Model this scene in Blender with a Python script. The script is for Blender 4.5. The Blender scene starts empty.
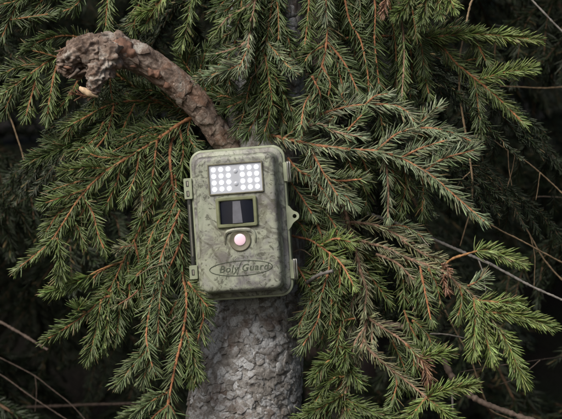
import bpy, bmesh, math, random
import numpy as np
from mathutils import Vector, Matrix, noise, Euler

R = math.radians
rng = np.random.default_rng(7)
random.seed(7)
SC = bpy.context.scene
COL = SC.collection

# ------------------------------------------------------------------ camera, sky, sun, exposure
PX = 0.0009            # metres per photo pixel at the camera trap
DIST = 1.5             # lens to camera trap
EYE = 1.35             # lens height
cam_d = bpy.data.cameras.new('camera')
cam_d.sensor_width = 36
cam_d.lens = 36 * DIST / (562 * PX)
cam_d.clip_start = 0.05
cam_d.clip_end = 500
cam_d.dof.use_dof = True
cam_d.dof.focus_distance = DIST
cam_d.dof.aperture_fstop = 16
cam = bpy.data.objects.new('camera', cam_d)
cam.location = (0, -DIST, EYE)
cam.rotation_euler = (R(90), 0, 0)
COL.objects.link(cam)
SC.camera = cam

SUN_EL, SUN_AZ = 42, -38          # azimuth measured from behind the photographer, to the left
sd = Vector((math.sin(R(SUN_AZ)) * math.cos(R(SUN_EL)), -math.cos(R(SUN_AZ)) * math.cos(R(SUN_EL)), math.sin(R(SUN_EL))))
world = bpy.data.worlds.new('World')
SC.world = world
world.use_nodes = True
wn = world.node_tree
sky = wn.nodes.new('ShaderNodeTexSky')
sky.sky_type = 'NISHITA'
sky.sun_disc = False
sky.dust_density = 5
sky.ozone_density = 0.3
sky.sun_elevation = R(SUN_EL)
sky.sun_rotation = math.atan2(sd.x, sd.y)
bg = wn.nodes['Background']
bg.inputs['Strength'].default_value = 0.05
wn.links.new(sky.outputs[0], bg.inputs[0])
sun_d = bpy.data.lights.new('sun', 'SUN')
sun_d.energy = 1.8
sun_d.angle = R(40)
sun_d.color = (1, 0.965, 0.91)
sun = bpy.data.objects.new('sun', sun_d)
sun.rotation_euler = sd.to_track_quat('Z', 'Y').to_euler()
sun.location = (-2, -3, 6)
COL.objects.link(sun)
SC.cycles.max_bounces = 4
SC.cycles.diffuse_bounces = 2
SC.view_settings.view_transform = 'Standard'
SC.view_settings.look = 'None'
SC.view_settings.gamma = 1
SC.view_settings.exposure = 0.84

# ------------------------------------------------------------------ helpers
def at(x, y, d=0.0):
    """photo pixel and depth (pixels behind the camera trap) to a world point"""
    k = (DIST + d * PX) / DIST
    return np.array(((x - 281) * PX * k, d * PX, EYE + (209.5 - y) * PX * k))

def tag(o, label=None, cat=None, group=None, kind=None):
    if label: o['label'] = label
    if cat: o['category'] = cat
    if group: o['group'] = group
    if kind: o['kind'] = kind
    return o

def empty(name, loc=(0, 0, 0)):
    o = bpy.data.objects.new(name, None)
    o.empty_display_size = 0.05
    o.location = loc
    COL.objects.link(o)
    return o

def link(name, me, parent=None):
    o = bpy.data.objects.new(name, me)
    COL.objects.link(o)
    if parent is not None:
        o.parent = parent
        p = parent
        off = Vector((0, 0, 0))
        while p is not None:
            off += p.location
            p = p.parent
        o.location = -off
    return o

def mesh_np(name, V, F, mats, smooth=True, col=None, midx=None):
    """V (n,3); F list of arrays (m,3)/(m,4)"""
    me = bpy.data.meshes.new(name)
    V = np.asarray(V, dtype=np.float32)
    loops, starts, tot, off = [], [], [], 0
    for f in F:
        f = np.asarray(f, dtype=np.int32)
        if f.size == 0: continue
        m, k = f.shape
        loops.append(f.ravel()); starts.append(off + np.arange(m) * k); tot.append(np.full(m, k)); off += m * k
    loops = np.concatenate(loops); starts = np.concatenate(starts); tot = np.concatenate(tot)
    me.vertices.add(len(V)); me.vertices.foreach_set('co', V.ravel())
    me.loops.add(len(loops)); me.loops.foreach_set('vertex_index', loops)
    me.polygons.add(len(starts))
    me.polygons.foreach_set('loop_start', starts.astype(np.int32))
    me.polygons.foreach_set('loop_total', tot.astype(np.int32))
    for m in (mats if isinstance(mats, (list, tuple)) else [mats]): me.materials.append(m)
    if midx is not None: me.polygons.foreach_set('material_index', np.asarray(midx, dtype=np.int32))
    if smooth: me.polygons.foreach_set('use_smooth', np.ones(len(starts), dtype=bool))
    if col is not None:
        a = me.color_attributes.new('tint', 'FLOAT_COLOR', 'POINT')
        c = np.ones((len(V), 4), dtype=np.float32); c[:, :3] = col
        a.data.foreach_set('color', c.ravel())
    me.update(calc_edges=True)
    me.validate()
    return me

def resample(P, step):
    """Catmull-Rom through P (n,k), even spacing of about step"""
    P = np.asarray(P, float)
    if len(P) == 2: P = np.array([P[0], (P[0] + P[1]) / 2, P[1]])
    Q = np.vstack([2 * P[0] - P[1], P, 2 * P[-1] - P[-2]])
    out = []
    for i in range(1, len(Q) - 2):
        t = np.linspace(0, 1, 14, endpoint=False)[:, None]
        a, b, c, d = Q[i - 1], Q[i], Q[i + 1], Q[i + 2]
        out.append(0.5 * (2 * b + (c - a) * t + (2 * a - 5 * b + 4 * c - d) * t ** 2 + (3 * b - a - 3 * c + d) * t ** 3))
    out.append(P[-1:])
    C = np.vstack(out)
    L = np.concatenate([[0], np.cumsum(np.linalg.norm(np.diff(C[:, :3], axis=0), axis=1))])
    n = max(3, int(round(L[-1] / step)) + 1)
    s = np.linspace(0, L[-1], n)
    return np.stack([np.interp(s, L, C[:, j]) for j in range(C.shape[1])], 1), s

def unit(v): return v / np.maximum(np.linalg.norm(v, axis=-1, keepdims=True), 1e-9)

def frames(C):
    T = unit(np.gradient(C, axis=0))
    ref = np.array((0, -1.0, 0)) if abs(T[0][1]) < 0.9 else np.array((0, 0, 1.0))
    N = np.zeros_like(T)
    n = ref
    for i in range(len(T)):
        n = n - T[i] * np.dot(n, T[i]); n = n / max(np.linalg.norm(n), 1e-9); N[i] = n
    return T, N, np.cross(T, N)

def tube_np(C, rad, seg=6, cap=True):
    T, N, B = frames(C)
    a = np.linspace(0, 2 * np.pi, seg, endpoint=False)
    ring = np.cos(a)[None, :, None] * N[:, None, :] + np.sin(a)[None, :, None] * B[:, None, :]
    V = (C[:, None, :] + ring * np.asarray(rad).reshape(-1, 1, 1)).reshape(-1, 3)
    n = len(C)
    i = np.arange(n - 1)[:, None] * seg; j = np.arange(seg)[None, :]; k = (j + 1) % seg
    F4 = np.stack([i + j, i + k, i + seg + k, i + seg + j], -1).reshape(-1, 4)
    F3 = []
    if cap:
        V = np.vstack([V, C[:1], C[-1:]])
        j = np.arange(seg); k = (j + 1) % seg
        F3 = np.vstack([np.stack([np.full(seg, n * seg), k, j], 1),
                        np.stack([np.full(seg, n * seg + 1), (n - 1) * seg + j, (n - 1) * seg + k], 1)])
    return V, F4, np.asarray(F3, int).reshape(-1, 3)

# ------------------------------------------------------------------ materials
def mat(name):
    m = bpy.data.materials.new(name); m.use_nodes = True
    nt = m.node_tree
    return m, nt, nt.nodes['Principled BSDF']

def nd(nt, typ, **kw):
    n = nt.nodes.new(typ)
    for k, v in kw.items(): setattr(n, k, v)
    return n

def tex_noise(nt, scale, detail=4, rough=0.55, coord='Object', dist=0.0, stretch=None):
    tc = nd(nt, 'ShaderNodeTexCoord')
    src = tc.outputs[coord]
    if stretch:
        mp = nd(nt, 'ShaderNodeMapping'); mp.inputs['Scale'].default_value = stretch
        nt.links.new(src, mp.inputs['Vector']); src = mp.outputs[0]
    n = nd(nt, 'ShaderNodeTexNoise')
    n.inputs['Scale'].default_value = scale; n.inputs['Detail'].default_value = detail
    n.inputs['Roughness'].default_value = rough; n.inputs['Distortion'].default_value = dist
    nt.links.new(src, n.inputs['Vector'])
    return n

def ramp(nt, src, stops):
    r = nd(nt, 'ShaderNodeValToRGB')
    e = r.color_ramp.elements
    while len(e) < len(stops): e.new(0.5)
    for el, (p, c) in zip(e, stops):
        el.position = p; el.color = (*c, 1) if len(c) == 3 else c
    nt.links.new(src, r.inputs[0])
    return r

def mix(nt, fac, a, b, mode='MIX'):
    m = nd(nt, 'ShaderNodeMix', data_type='RGBA', blend_type=mode)
    for v, s in ((fac, m.inputs[0]), (a, m.inputs[6]), (b, m.inputs[7])):
        if isinstance(v, (int, float)): s.default_value = v
        elif isinstance(v, tuple): s.default_value = (*v, 1)
        else: nt.links.new(v, s)
    return m.outputs[2]

def bump(nt, src, dst, strength, dist):
    b = nd(nt, 'ShaderNodeBump'); b.inputs['Strength'].default_value = strength; b.inputs['Distance'].default_value = dist
    nt.links.new(src, b.inputs['Height']); nt.links.new(b.outputs[0], dst.inputs['Normal'])

def tint_mat(name, rough, spec, bscale=None):
    m, nt, p = mat(name)
    a = nd(nt, 'ShaderNodeAttribute', attribute_name='tint')
    n = tex_noise(nt, 260, 3)
    r = ramp(nt, n.outputs[0], [(0.3, (0.6, 0.6, 0.6)), (0.7, (1.25, 1.25, 1.25))])
    nt.links.new(mix(nt, 1.0, a.outputs['Color'], r.outputs[0], 'MULTIPLY'), p.inputs['Base Color'])
    p.inputs['Roughness'].default_value = rough
    p.inputs['Specular IOR Level'].default_value = spec
    if bscale:
        n2 = tex_noise(nt, bscale, 4)
        bump(nt, n2.outputs[0], p, 0.6, 0.0006)
    return m

M = {}
M['needle'] = tint_mat('spruce_needle', 0.42, 0.5)
M['stem'] = tint_mat('twig_bark', 0.7, 0.3, 900)

def bark_mat(name, stops, lichen, lich_amt, rnd=0.24, red=((0.16, 0.085, 0.055), 0.25)):
    m, nt, p = mat(name)
    n1 = tex_noise(nt, 130, 7, 0.68, dist=0.8)
    base = ramp(nt, n1.outputs[0], stops)
    n2 = tex_noise(nt, 30, 7, 0.72, dist=1.2)
    oi = nd(nt, 'ShaderNodeObjectInfo')
    ad = nd(nt, 'ShaderNodeMath', operation='MULTIPLY_ADD')
    nt.links.new(oi.outputs['Random'], ad.inputs[0]); ad.inputs[1].default_value = rnd; 
    nt.links.new(n2.outputs[0], ad.inputs[2])
    lr = ramp(nt, ad.outputs[0], [(0.57 - lich_amt, (0, 0, 0)), (0.67 - lich_amt, (1, 1, 1))])
    n4 = tex_noise(nt, 700, 3)
    lf = mix(nt, 1.0, lr.outputs[0], ramp(nt, n4.outputs[0], [(0.3, (0.35,) * 3), (0.6, (1, 1, 1))]).outputs[0], 'MULTIPLY')
    c = mix(nt, lf, base.outputs[0], lichen)
    n5 = tex_noise(nt, 34, 5, 0.6, dist=1.0)
    c = mix(nt, ramp(nt, n5.outputs[0], [(0.52, (0, 0, 0)), (0.62, (red[1],) * 3)]).outputs[0], c, red[0])
    nt.links.new(c, p.inputs['Base Color'])
    p.inputs['Roughness'].default_value = 0.85; p.inputs['Specular IOR Level'].default_value = 0.25
    n3 = tex_noise(nt, 520, 7, 0.68)
    bump(nt, n3.outputs[0], p, 0.8, 0.0016)
    return m

M['bark'] = bark_mat('trunk_bark', [(0.30, (0.085, 0.074, 0.064)), (0.5, (0.235, 0.222, 0.205)), (0.68, (0.43, 0.42, 0.405))], (0.62, 0.64, 0.66), 0.02, 0.16, ((0.15, 0.095, 0.07), 0.55))
M['fissure'] = bark_mat('bark_fissure', [(0.3, (0.11, 0.078, 0.068)), (0.7, (0.25, 0.195, 0.18))], (0.30, 0.28, 0.27), -0.1)
M['limb'] = bark_mat('limb_bark', [(0.30, (0.06, 0.042, 0.034)), (0.5, (0.19, 0.14, 0.112)), (0.7, (0.40, 0.335, 0.285))], (0.44, 0.42, 0.38), -0.03, 0.10, ((0.24, 0.115, 0.065), 0.4))

def simple(name, colr, rough=0.5, metal=0.0, var=0.25, scale=60, spec=0.5, emis=None, coat=0.0):
    m, nt, p = mat(name)
    n = tex_noise(nt, scale, 5)
    lo = tuple(c * (1 - var) for c in colr); hi = tuple(min(1, c * (1 + var)) for c in colr)
    r = ramp(nt, n.outputs[0], [(0.3, lo), (0.7, hi)])
    nt.links.new(r.outputs[0], p.inputs['Base Color'])
    p.inputs['Roughness'].default_value = rough; p.inputs['Metallic'].default_value = metal
    p.inputs['Specular IOR Level'].default_value = spec; p.inputs['Coat Weight'].default_value = coat
    if emis:
        p.inputs['Emission Color'].default_value = (*emis[0], 1); p.inputs['Emission Strength'].default_value = emis[1]
    return m

M['wood'] = simple('torn_wood', (0.52, 0.38, 0.24), 0.7, var=0.3, scale=400)
M['redwood'] = simple('inner_bark', (0.19, 0.105, 0.072), 0.85, var=0.6, scale=180)
M['dark_metal'] = simple('dark_pin', (0.03, 0.032, 0.03), 0.4)
M['metal'] = simple('latch_steel', (0.62, 0.61, 0.57), 0.28, metal=1.0, var=0.15, scale=300)
M['panel'] = simple('led_reflector', (0.44, 0.47, 0.53), 0.25, var=0.03)
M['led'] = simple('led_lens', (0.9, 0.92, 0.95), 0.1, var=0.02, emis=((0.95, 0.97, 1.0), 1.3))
M['led_dim'] = simple('led_off', (0.45, 0.48, 0.54), 0.15, var=0.02)
M['lens'] = simple('sensor_glass', (0.006, 0.008, 0.016), 0.35, var=0.2, spec=0.3)
M['strip'] = simple('sensor_strip', (0.11, 0.115, 0.14), 0.5, var=0.25, scale=120)
M['pink'] = simple('pale_pink_lens', (0.90, 0.66, 0.78), 0.3, var=0.04)
M['recess'] = simple('recess_olive', (0.13, 0.125, 0.085), 0.6, var=0.35, scale=140)
M['print'] = simple('logo_print', (0.055, 0.07, 0.045), 0.6, var=0.4, scale=300)

def camo():
    m, nt, p = mat('camouflage_plastic')
    tc = nd(nt, 'ShaderNodeTexCoord')
    n1 = tex_noise(nt, 26, 5, 0.6, dist=1.2)
    c = ramp(nt, n1.outputs[0], [(0.30, (0.225, 0.255, 0.19)), (0.48, (0.315, 0.34, 0.27)), (0.62, (0.225, 0.23, 0.225)), (0.8, (0.37, 0.385, 0.325))]).outputs[0]
    n2 = tex_noise(nt, 44, 7, 0.72, dist=0.8)          # purple grey smudges
    c = mix(nt, ramp(nt, n2.outputs[0], [(0.46, (0, 0, 0)), (0.59, (0.85,) * 3)]).outputs[0], c, (0.115, 0.105, 0.115))
    n3 = tex_noise(nt, 120, 4, 0.6, dist=2.5)           # small dark flecks
    c = mix(nt, ramp(nt, n3.outputs[0], [(0.55, (0, 0, 0)), (0.61, (0.8,) * 3)]).outputs[0], c, (0.07, 0.075, 0.055))
    # printed twigs: thin bands of a distorted wave
    mp = nd(nt, 'ShaderNodeMapping'); mp.inputs['Rotation'].default_value = (0.2, 0.9, 0.1)
    nt.links.new(tc.outputs['Object'], mp.inputs[0])
    for sc_, rot, amt in ((24, (0.2, 0.9, 0.1), 0.55), (31, (0.4, -0.5, 0.6), 0.5)):
        mp = nd(nt, 'ShaderNodeMapping'); mp.inputs['Rotation'].default_value = rot
        nt.links.new(tc.outputs['Object'], mp.inputs[0])
        w = nd(nt, 'ShaderNodeTexWave', wave_type='BANDS')
        w.inputs['Scale'].default_value = sc_ * 0.55; w.inputs['Distortion'].default_value = 9
        w.inputs['Detail'].default_value = 3; w.inputs['Detail Scale'].default_value = 0.9
        nt.links.new(mp.outputs[0], w.inputs[0])
        band = ramp(nt, w.outputs['Fac'], [(0.955, (0, 0, 0)), (0.985, (amt * 0.85,) * 3)])
        n4 = tex_noise(nt, 18, 2)
        bf = mix(nt, 1.0, band.outputs[0], ramp(nt, n4.outputs[0], [(0.40, (0, 0, 0)), (0.52, (1, 1, 1))]).outputs[0], 'MULTIPLY')
        c = mix(nt, bf, c, (0.06, 0.055, 0.045))
    n6 = tex_noise(nt, 14, 4)                            # olive grime
    c = mix(nt, ramp(nt, n6.outputs[0], [(0.5, (0, 0, 0)), (0.75, (0.35,) * 3)]).outputs[0], c, (0.24, 0.23, 0.11))
    nt.links.new(c, p.inputs['Base Color'])
    p.inputs['Roughness'].default_value = 0.42; p.inputs['Specular IOR Level'].default_value = 0.4
    n5 = tex_noise(nt, 900, 3)
    bump(nt, n5.outputs[0], p, 0.25, 0.0004)
    return m
M['camo'] = camo()
M['flange'] = simple('sage_plastic', (0.28, 0.315, 0.22), 0.4, var=0.3, scale=55)
M['bezel'] = simple('olive_plastic', (0.15, 0.165, 0.09), 0.45, var=0.35, scale=90)

def ground_mat():
    m, nt, p = mat('forest_floor')
    n1 = tex_noise(nt, 9, 8, 0.65)
    c = ramp(nt, n1.outputs[0], [(0.3, (0.012, 0.010, 0.007)), (0.6, (0.026, 0.020, 0.015)), (0.8, (0.045, 0.035, 0.026))]).outputs[0]
    n2 = tex_noise(nt, 2.2, 5)
    c = mix(nt, ramp(nt, n2.outputs[0], [(0.48, (0, 0, 0)), (0.62, (0.8,) * 3)]).outputs[0], c, (0.020, 0.030, 0.011))
    nt.links.new(c, p.inputs['Base Color']); p.inputs['Roughness'].default_value = 0.95
    n3 = tex_noise(nt, 60, 6); bump(nt, n3.outputs[0], p, 1.0, 0.02)
    return m
M['ground'] = ground_mat()

# ------------------------------------------------------------------ ground: a wooded bank rising behind the tree
def ground_z(x, y):
    t = min(max((y - 0.5) / 3.2, 0), 1)
    t2 = min(max((y - 3.4) / 4.5, 0), 1)
    z = 1.55 * t * t * (3 - 2 * t) + 1.9 * t2 * t2 * (3 - 2 * t2) + 0.03 * max(0, min(y - 8, 60))
    d = math.hypot(x, y)
    z += 0.05 * noise.noise(Vector((x * 1.1, y * 1.1, 0))) + 0.25 * noise.noise(Vector((x * 0.2, y * 0.2, 3))) * min(1, d / 6)
    return z
xs = np.unique(np.concatenate([np.linspace(-4, 4, 81), np.linspace(-60, -4, 29), np.linspace(4, 60, 29)]))
ys = np.unique(np.concatenate([np.linspace(-3, 6, 91), np.linspace(-60, -3, 29), np.linspace(6, 60, 29)]))
gv = [(x, y, ground_z(x, y)) for y in ys for x in xs]
nx = len(xs)
gi = (np.arange(len(ys) - 1)[:, None] * nx + np.arange(nx - 1)[None, :]).ravel()
gme = mesh_np('ground', gv, [np.stack([gi, gi + 1, gi + nx + 1, gi + nx], 1)], M['ground'])
tag(link('ground', gme), kind='structure')

# ------------------------------------------------------------------ bark-covered sweep (trunk, broken limb)
class Sweep:
    def __init__(s, pts, step=0.0009):
        P = np.array([list(at(*p[:3])) + [p[3] * PX] for p in pts])
        Q, s.l = resample(P, step)
        s.C, s.r = Q[:, :3], Q[:, 3]
        s.T, s.N, s.B = frames(s.C)
        s.L = s.l[-1]
    def pos(s, a, l, h=0):
        a = np.asarray(a); l = np.asarray(l)
        f = lambda X: np.stack([np.interp(l, s.l, X[:, j]) for j in range(3)], -1)
        n = f(s.N) * np.cos(a)[..., None] + f(s.B) * np.sin(a)[..., None]
        return f(s.C) + n * (np.interp(l, s.l, s.r) + h)[..., None]
    def lat(s, pyz):      # arc length nearest to a height z
        return float(np.interp(-pyz, -s.C[::-1, 2] if s.C[0, 2] > s.C[-1, 2] else -s.C[:, 2][::-1] * 1, s.l)) if False else float(s.l[np.argmin(np.abs(s.C[:, 2] - pyz))])

def fbm(P, sc, oct_=3):
    return np.array([noise.fractal(Vector(p * sc), 1.0, 2.1, oct_) for p in P])

def voro_cells(w, h, size, seed, wrap):
    """jittered sites on a w x h sheet"""
    g = np.random.default_rng(seed)
    nxx, nyy = max(3, int(round(w / size))), max(2, int(round(h / size)))
    S = []
    want = nxx * nyy * 1.25
    for _ in range(int(want * 14)):
        p = g.random(2) * (w, h)
        m = size * (0.42 + 0.55 * (0.5 + 0.5 * noise.noise(Vector((p[0] / size * 0.35, p[1] / size * 0.35, seed)))))
        if not S or ((np.array(S) - p) ** 2).sum(1).min() > m * m: S.append(p)
        if len(S) >= want: break
    return np.array(S)

def cell_poly(S, i, w, wrap):
    c = S[i]
    D = S - c
    if wrap: D[:, 0] = (D[:, 0] + w / 2) % w - w / 2
    o = np.argsort((D ** 2).sum(1))[1:18]
    big = np.sqrt((D[o[0]] ** 2).sum()) * 4
    poly = [np.array(v, float) * big for v in ((-1, -1), (1, -1), (1, 1), (-1, 1))]
    for j in o:
        n = D[j]; m = (n @ n) / 2
        q = []
        for k in range(len(poly)):
            a, b = poly[k], poly[(k + 1) % len(poly)]
            da, db = a @ n - m, b @ n - m
            if da <= 0: q.append(a)
            if da * db < 0: q.append(a + (b - a) * da / (da - db))
        poly = q
        if len(poly) < 3: return None
    return np.array(poly)

def bark_plates(sw, a0, a1, l0, l1, size, parent, material, seed, thick=(0.9, 2.6), gap=0.45, skip=0.0, keep=None, lap=False):
    """separate plates of bark on a sweep between angles a0..a1 and lengths l0..l1 (size, thick, gap in photo pixels)"""
    g = np.random.default_rng(seed)
    rm = float(np.interp((l0 + l1) / 2, sw.l, sw.r))
    w, h = (a1 - a0) * rm, l1 - l0
    S = voro_cells(w, h, size * PX, seed, False)
    made = 0
    for i in range(len(S)):
        if g.random() < skip: continue
        if not (0 < S[i, 0] < w and 0 < S[i, 1] < h): continue
        poly = cell_poly(S, i, w, False)
        if poly is None: continue
        if np.abs(poly).max() > size * PX * 1.9: continue
        psz = np.linalg.norm(poly, axis=1).mean()
        if keep is not None:
            cp = sw.pos(np.array([a0 + S[i, 0] / rm]), np.array([l0 + S[i, 1]]))[0]
            if not keep(cp): continue
        # ragged outline
        E = []
        for k in range(len(poly)):
            a, b = poly[k], poly[(k + 1) % len(poly)]
            n = max(1, int(round(np.linalg.norm(b - a) / (size * PX / 5.5))))
            for t in range(n): E.append(a + (b - a) * t / n)
        E = np.array(E)
        gl = E + S[i]
        nz = np.array([noise.noise_vector(Vector((p[0] * 260, p[1] * 260, seed))) for p in gl])[:, :2]
        nz2 = np.array([noise.noise_vector(Vector((p[0] * 800, p[1] * 800, seed + 3))) for p in gl])[:, :2]
        E = E + nz * psz * 0.34 + nz2 * psz * 0.16
        shr = 1 - gap * PX / max(np.linalg.norm(E, axis=1).mean(), 1e-6)
        E *= shr * (g.uniform(1.0, 1.4) if lap else g.uniform(0.88, 1.1))
        th = g.uniform(*thick) * PX
        tilt = g.normal(0, 0.10, 2) - (np.array((0, 0.10)) if lap else 0)
        n = len(E)
        rings = []
        for sc_, hh in (((1.0, -1.2 * PX), (1.0, th * 0.86), (0.95, th * 1.0), (0.5, th * 1.08)) if lap else ((1.04, -1.2 * PX), (1.0, th * 0.35), (0.86, th * 0.85), (0.5, th * 1.05))):
            e = E * sc_ + S[i]
            hv = hh + (E * sc_) @ tilt * (1 if hh > 0 else 0)
            if hh > 0: hv = hv + np.array([noise.noise(Vector((p[0] * 520, p[1] * 520, seed + 9))) for p in e]) * 0.8 * PX
            rings.append(sw.pos(a0 + e[:, 0] / rm, l0 + e[:, 1], hv))
        cen = sw.pos(np.array([a0 + S[i, 0] / rm]), np.array([l0 + S[i, 1]]), np.array([th * g.uniform(0.85, 1.2)]))
        V = np.vstack(rings + [cen])
        j = np.arange(n); k = (j + 1) % n
        F4 = np.vstack([np.stack([q * n + j, q * n + k, (q + 1) * n + k, (q + 1) * n + j], 1) for q in range(3)])
        F3 = np.stack([3 * n + j, 3 * n + k, np.full(n, 4 * n)], 1)
        link('bark_plate', mesh_np('bark_plate', V, [F4, F3], material), parent)
        made += 1
    return made

def sweep_mesh(sw, seg, l_list, disp, cap=True):
    a = np.linspace(0, 2 * np.pi, seg, endpoint=False)
    A, Lg = np.meshgrid(a, l_list)
    P = sw.pos(A.ravel(), Lg.ravel(), np.zeros(A.size))
    h = disp(P, A.ravel(), Lg.ravel())
    V = sw.pos(A.ravel(), Lg.ravel(), h)
    n = len(l_list)
    i = np.arange(n - 1)[:, None] * seg; j = np.arange(seg)[None, :]; k = (j + 1) % seg
    F4 = np.stack([i + j, i + k, i + seg + k, i + seg + j], -1).reshape(-1, 4)
    V = np.vstack([V, V[:seg].mean(0)[None], V[(n - 1) * seg:n * seg].mean(0)[None]])
    j = np.arange(seg); k = (j + 1) % seg
    F3 = np.vstack([np.stack([np.full(seg, n * seg), k, j], 1), np.stack([np.full(seg, n * seg + 1), (n - 1) * seg + j, (n - 1) * seg + k], 1)])
    return V, [F4, F3]

# ------------------------------------------------------------------ the spruce that carries the camera trap
TRUNK = [(236, 1780, 96, 120), (234, 1640, 96, 92), (232, 1300, 96, 74), (234, 900, 96, 67), (240, 560, 96, 62), (244, 419, 95, 59), (251, 345, 92, 54),
         (256, 300, 90, 50.5), (261, 200, 88, 47), (264, 100, 88, 43), (266, 0, 88, 40), (268, -300, 88, 37), (270, -1300, 88, 26), (270, -3200, 88, 5)]
tree = empty('spruce_tree', Vector(at(236, 1690, 96)))
tree.location.z = ground_z(tree.location.x, tree.location.y)
tag(tree, 'old spruce with flaky grey trunk carrying the camera box and drooping needled branches', 'tree')
tsw = Sweep(TRUNK)
lz = lambda py: tsw.lat(EYE + (209.5 - py) * PX)
l_list = np.concatenate([np.linspace(0, lz(470), 40, endpoint=False), np.linspace(lz(470), lz(270), 230, endpoint=False),
                         np.linspace(lz(270), lz(-40), 120, endpoint=False), np.linspace(lz(-40), tsw.L, 60)])
def trunk_disp(P, a, l):
    h = fbm(P, 24, 2) * 1.6
    m = (l > lz(470)) & (l < lz(270))
    Q = P[m]
    h[m] += np.clip(fbm(Q + 1, 85, 3) * 6, -1, 1) * 0.9 + np.clip(fbm(Q + 4, 170, 2) * 5, -1, 1) * 0.4 - np.abs(fbm(Q + 7, 70, 3)) * 2.4 + 0.5 + fbm(Q + 2, 380, 2) * 0.35
    h[~m] += fbm(P[~m], 130, 3) * 1.3 - 0.2
    return h * PX
V, F = sweep_mesh(tsw, 330, l_list, trunk_disp)
trunk = link('trunk', mesh_np('trunk', V, F, M['bark']), tree)
n_pl = bark_plates(tsw, -1.75, 1.75, lz(450), lz(278), 8.8, trunk, M['bark'], 11, thick=(0.2, 1.9), gap=0.1, skip=0.06, lap=True)
n_pl += bark_plates(tsw, -1.2, 1.2, lz(120), lz(-6), 12, trunk, M['bark'], 12)
n_pl += bark_plates(tsw, -1.6, 1.6, lz(445), lz(282), 8, trunk, M['bark'], 13, thick=(1.2, 2.4), gap=0.3, skip=0.66, lap=True)
# small dead knot on the trunk
kp = tsw.pos(np.array([0.12]), np.array([lz(352)]))[0]
kv, k4, k3 = tube_np(np.array([kp + np.array((0, t, 0)) for t in (0.006, 0.0015, -0.0005, -0.0012, -0.0004)]), [0.006, 0.0052, 0.004, 0.0025, 0.0008], 9)
link('knot', mesh_np('knot', kv, [k4, k3], M['limb']), trunk)

# broken limb
LIMB = [(252, 205, 78, 12.5), (238, 160, 62, 12.5), (218, 133, 50, 12.5), (197, 104, 38, 13.2), (172, 80, 28, 14.4), (146, 62, 20, 15), (122, 52, 14, 15.5), (102, 50, 10, 17.5),
        (84, 56, 8, 19), (70, 61, 8, 16), (61, 63, 8, 10), (57, 63, 8, 4)]
lsw = Sweep(LIMB)
def limb_disp(P, a, l):
    t = np.clip((l - lsw.L * 0.66) / (lsw.L * 0.2), 0, 1)
    ew = np.stack([np.cos(a) * 0.015, np.sin(a) * 0.015, l * 0.32], 1)      # drawn out along the limb
    fib = fbm(ew, 330, 4)
    step = np.clip(fbm(ew + 3, 120, 3) * 5, -0.6, 0.6)                        # edges of peeling bark
    big = fbm(P, 48, 4)
    rid = np.abs(fbm(P + 5, 75, 3))
    fine = fbm(P + 9, 300, 3)
    knob = big * 6.5 - rid * 10.0 + 1.6 + fine * 1.3 + fib * 1.6 + np.clip(fbm(ew + 2, 200, 2) * 7, -1, 1) * 1.5
    stem = fib * 0.7 + step * 1.1 + fbm(P, 40, 2) * 1.2 + fine * 0.35
    return (stem * (1 - t) + knob * t) * PX
V, F = sweep_mesh(lsw, 150, np.linspace(0, lsw.L, 300), limb_disp)
limb = link('broken_limb', mesh_np('broken_limb', V, F, M['limb']), tree)
limb['label'] = 'thick dead limb curving up left to a knobbly broken end'
bark_plates(lsw, -1.7, 1.7, lsw.L * 0.10, lsw.L * 0.60, 12, limb, M['limb'], 21, thick=(0.2, 1.3), gap=0.2, skip=0.25, lap=True)
bark_plates(lsw, -1.5, 1.5, lsw.L * 0.68, lsw.L * 0.93, 13, limb, M['limb'], 22, thick=(0.0, 2.0), gap=0.3, skip=0.35, lap=True)
# splinters and torn flakes round the broken end
gs = np.random.default_rng(77)
for k in range(26):
    a0_, l0_ = gs.uniform(-1.5, 1.5), lsw.L * gs.uniform(0.70, 0.965)
    p0 = lsw.pos(np.array([a0_]), np.array([l0_]), np.array([-1.5 * PX]))[0]
    p1 = lsw.pos(np.array([a0_ + gs.normal(0, 0.25)]), np.array([l0_ + gs.uniform(4, 9) * PX]), np.array([gs.uniform(0.5, 2.5) * PX]))[0]
    dv = unit(p1 - p0); ln_ = gs.uniform(7, 16) * PX
    C_, _ = resample(np.array([p0, p0 + dv * ln_ * 0.5 + gs.normal(0, 0.6, 3) * PX, p0 + dv * ln_ + gs.normal(0, 1.6, 3) * PX]), 1.5 * PX)
    tt_ = np.linspace(0, 1, len(C_))
    V, F4, F3 = tube_np(C_, gs.uniform(1.2, 2.6) * PX * (1 - tt_ ** 1.6 * 0.9), 5)
    link('splinter', mesh_np('splinter', V, [F4, F3], M['redwood'] if k % 6 == 0 else M['limb'], smooth=False), limb)
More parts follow.
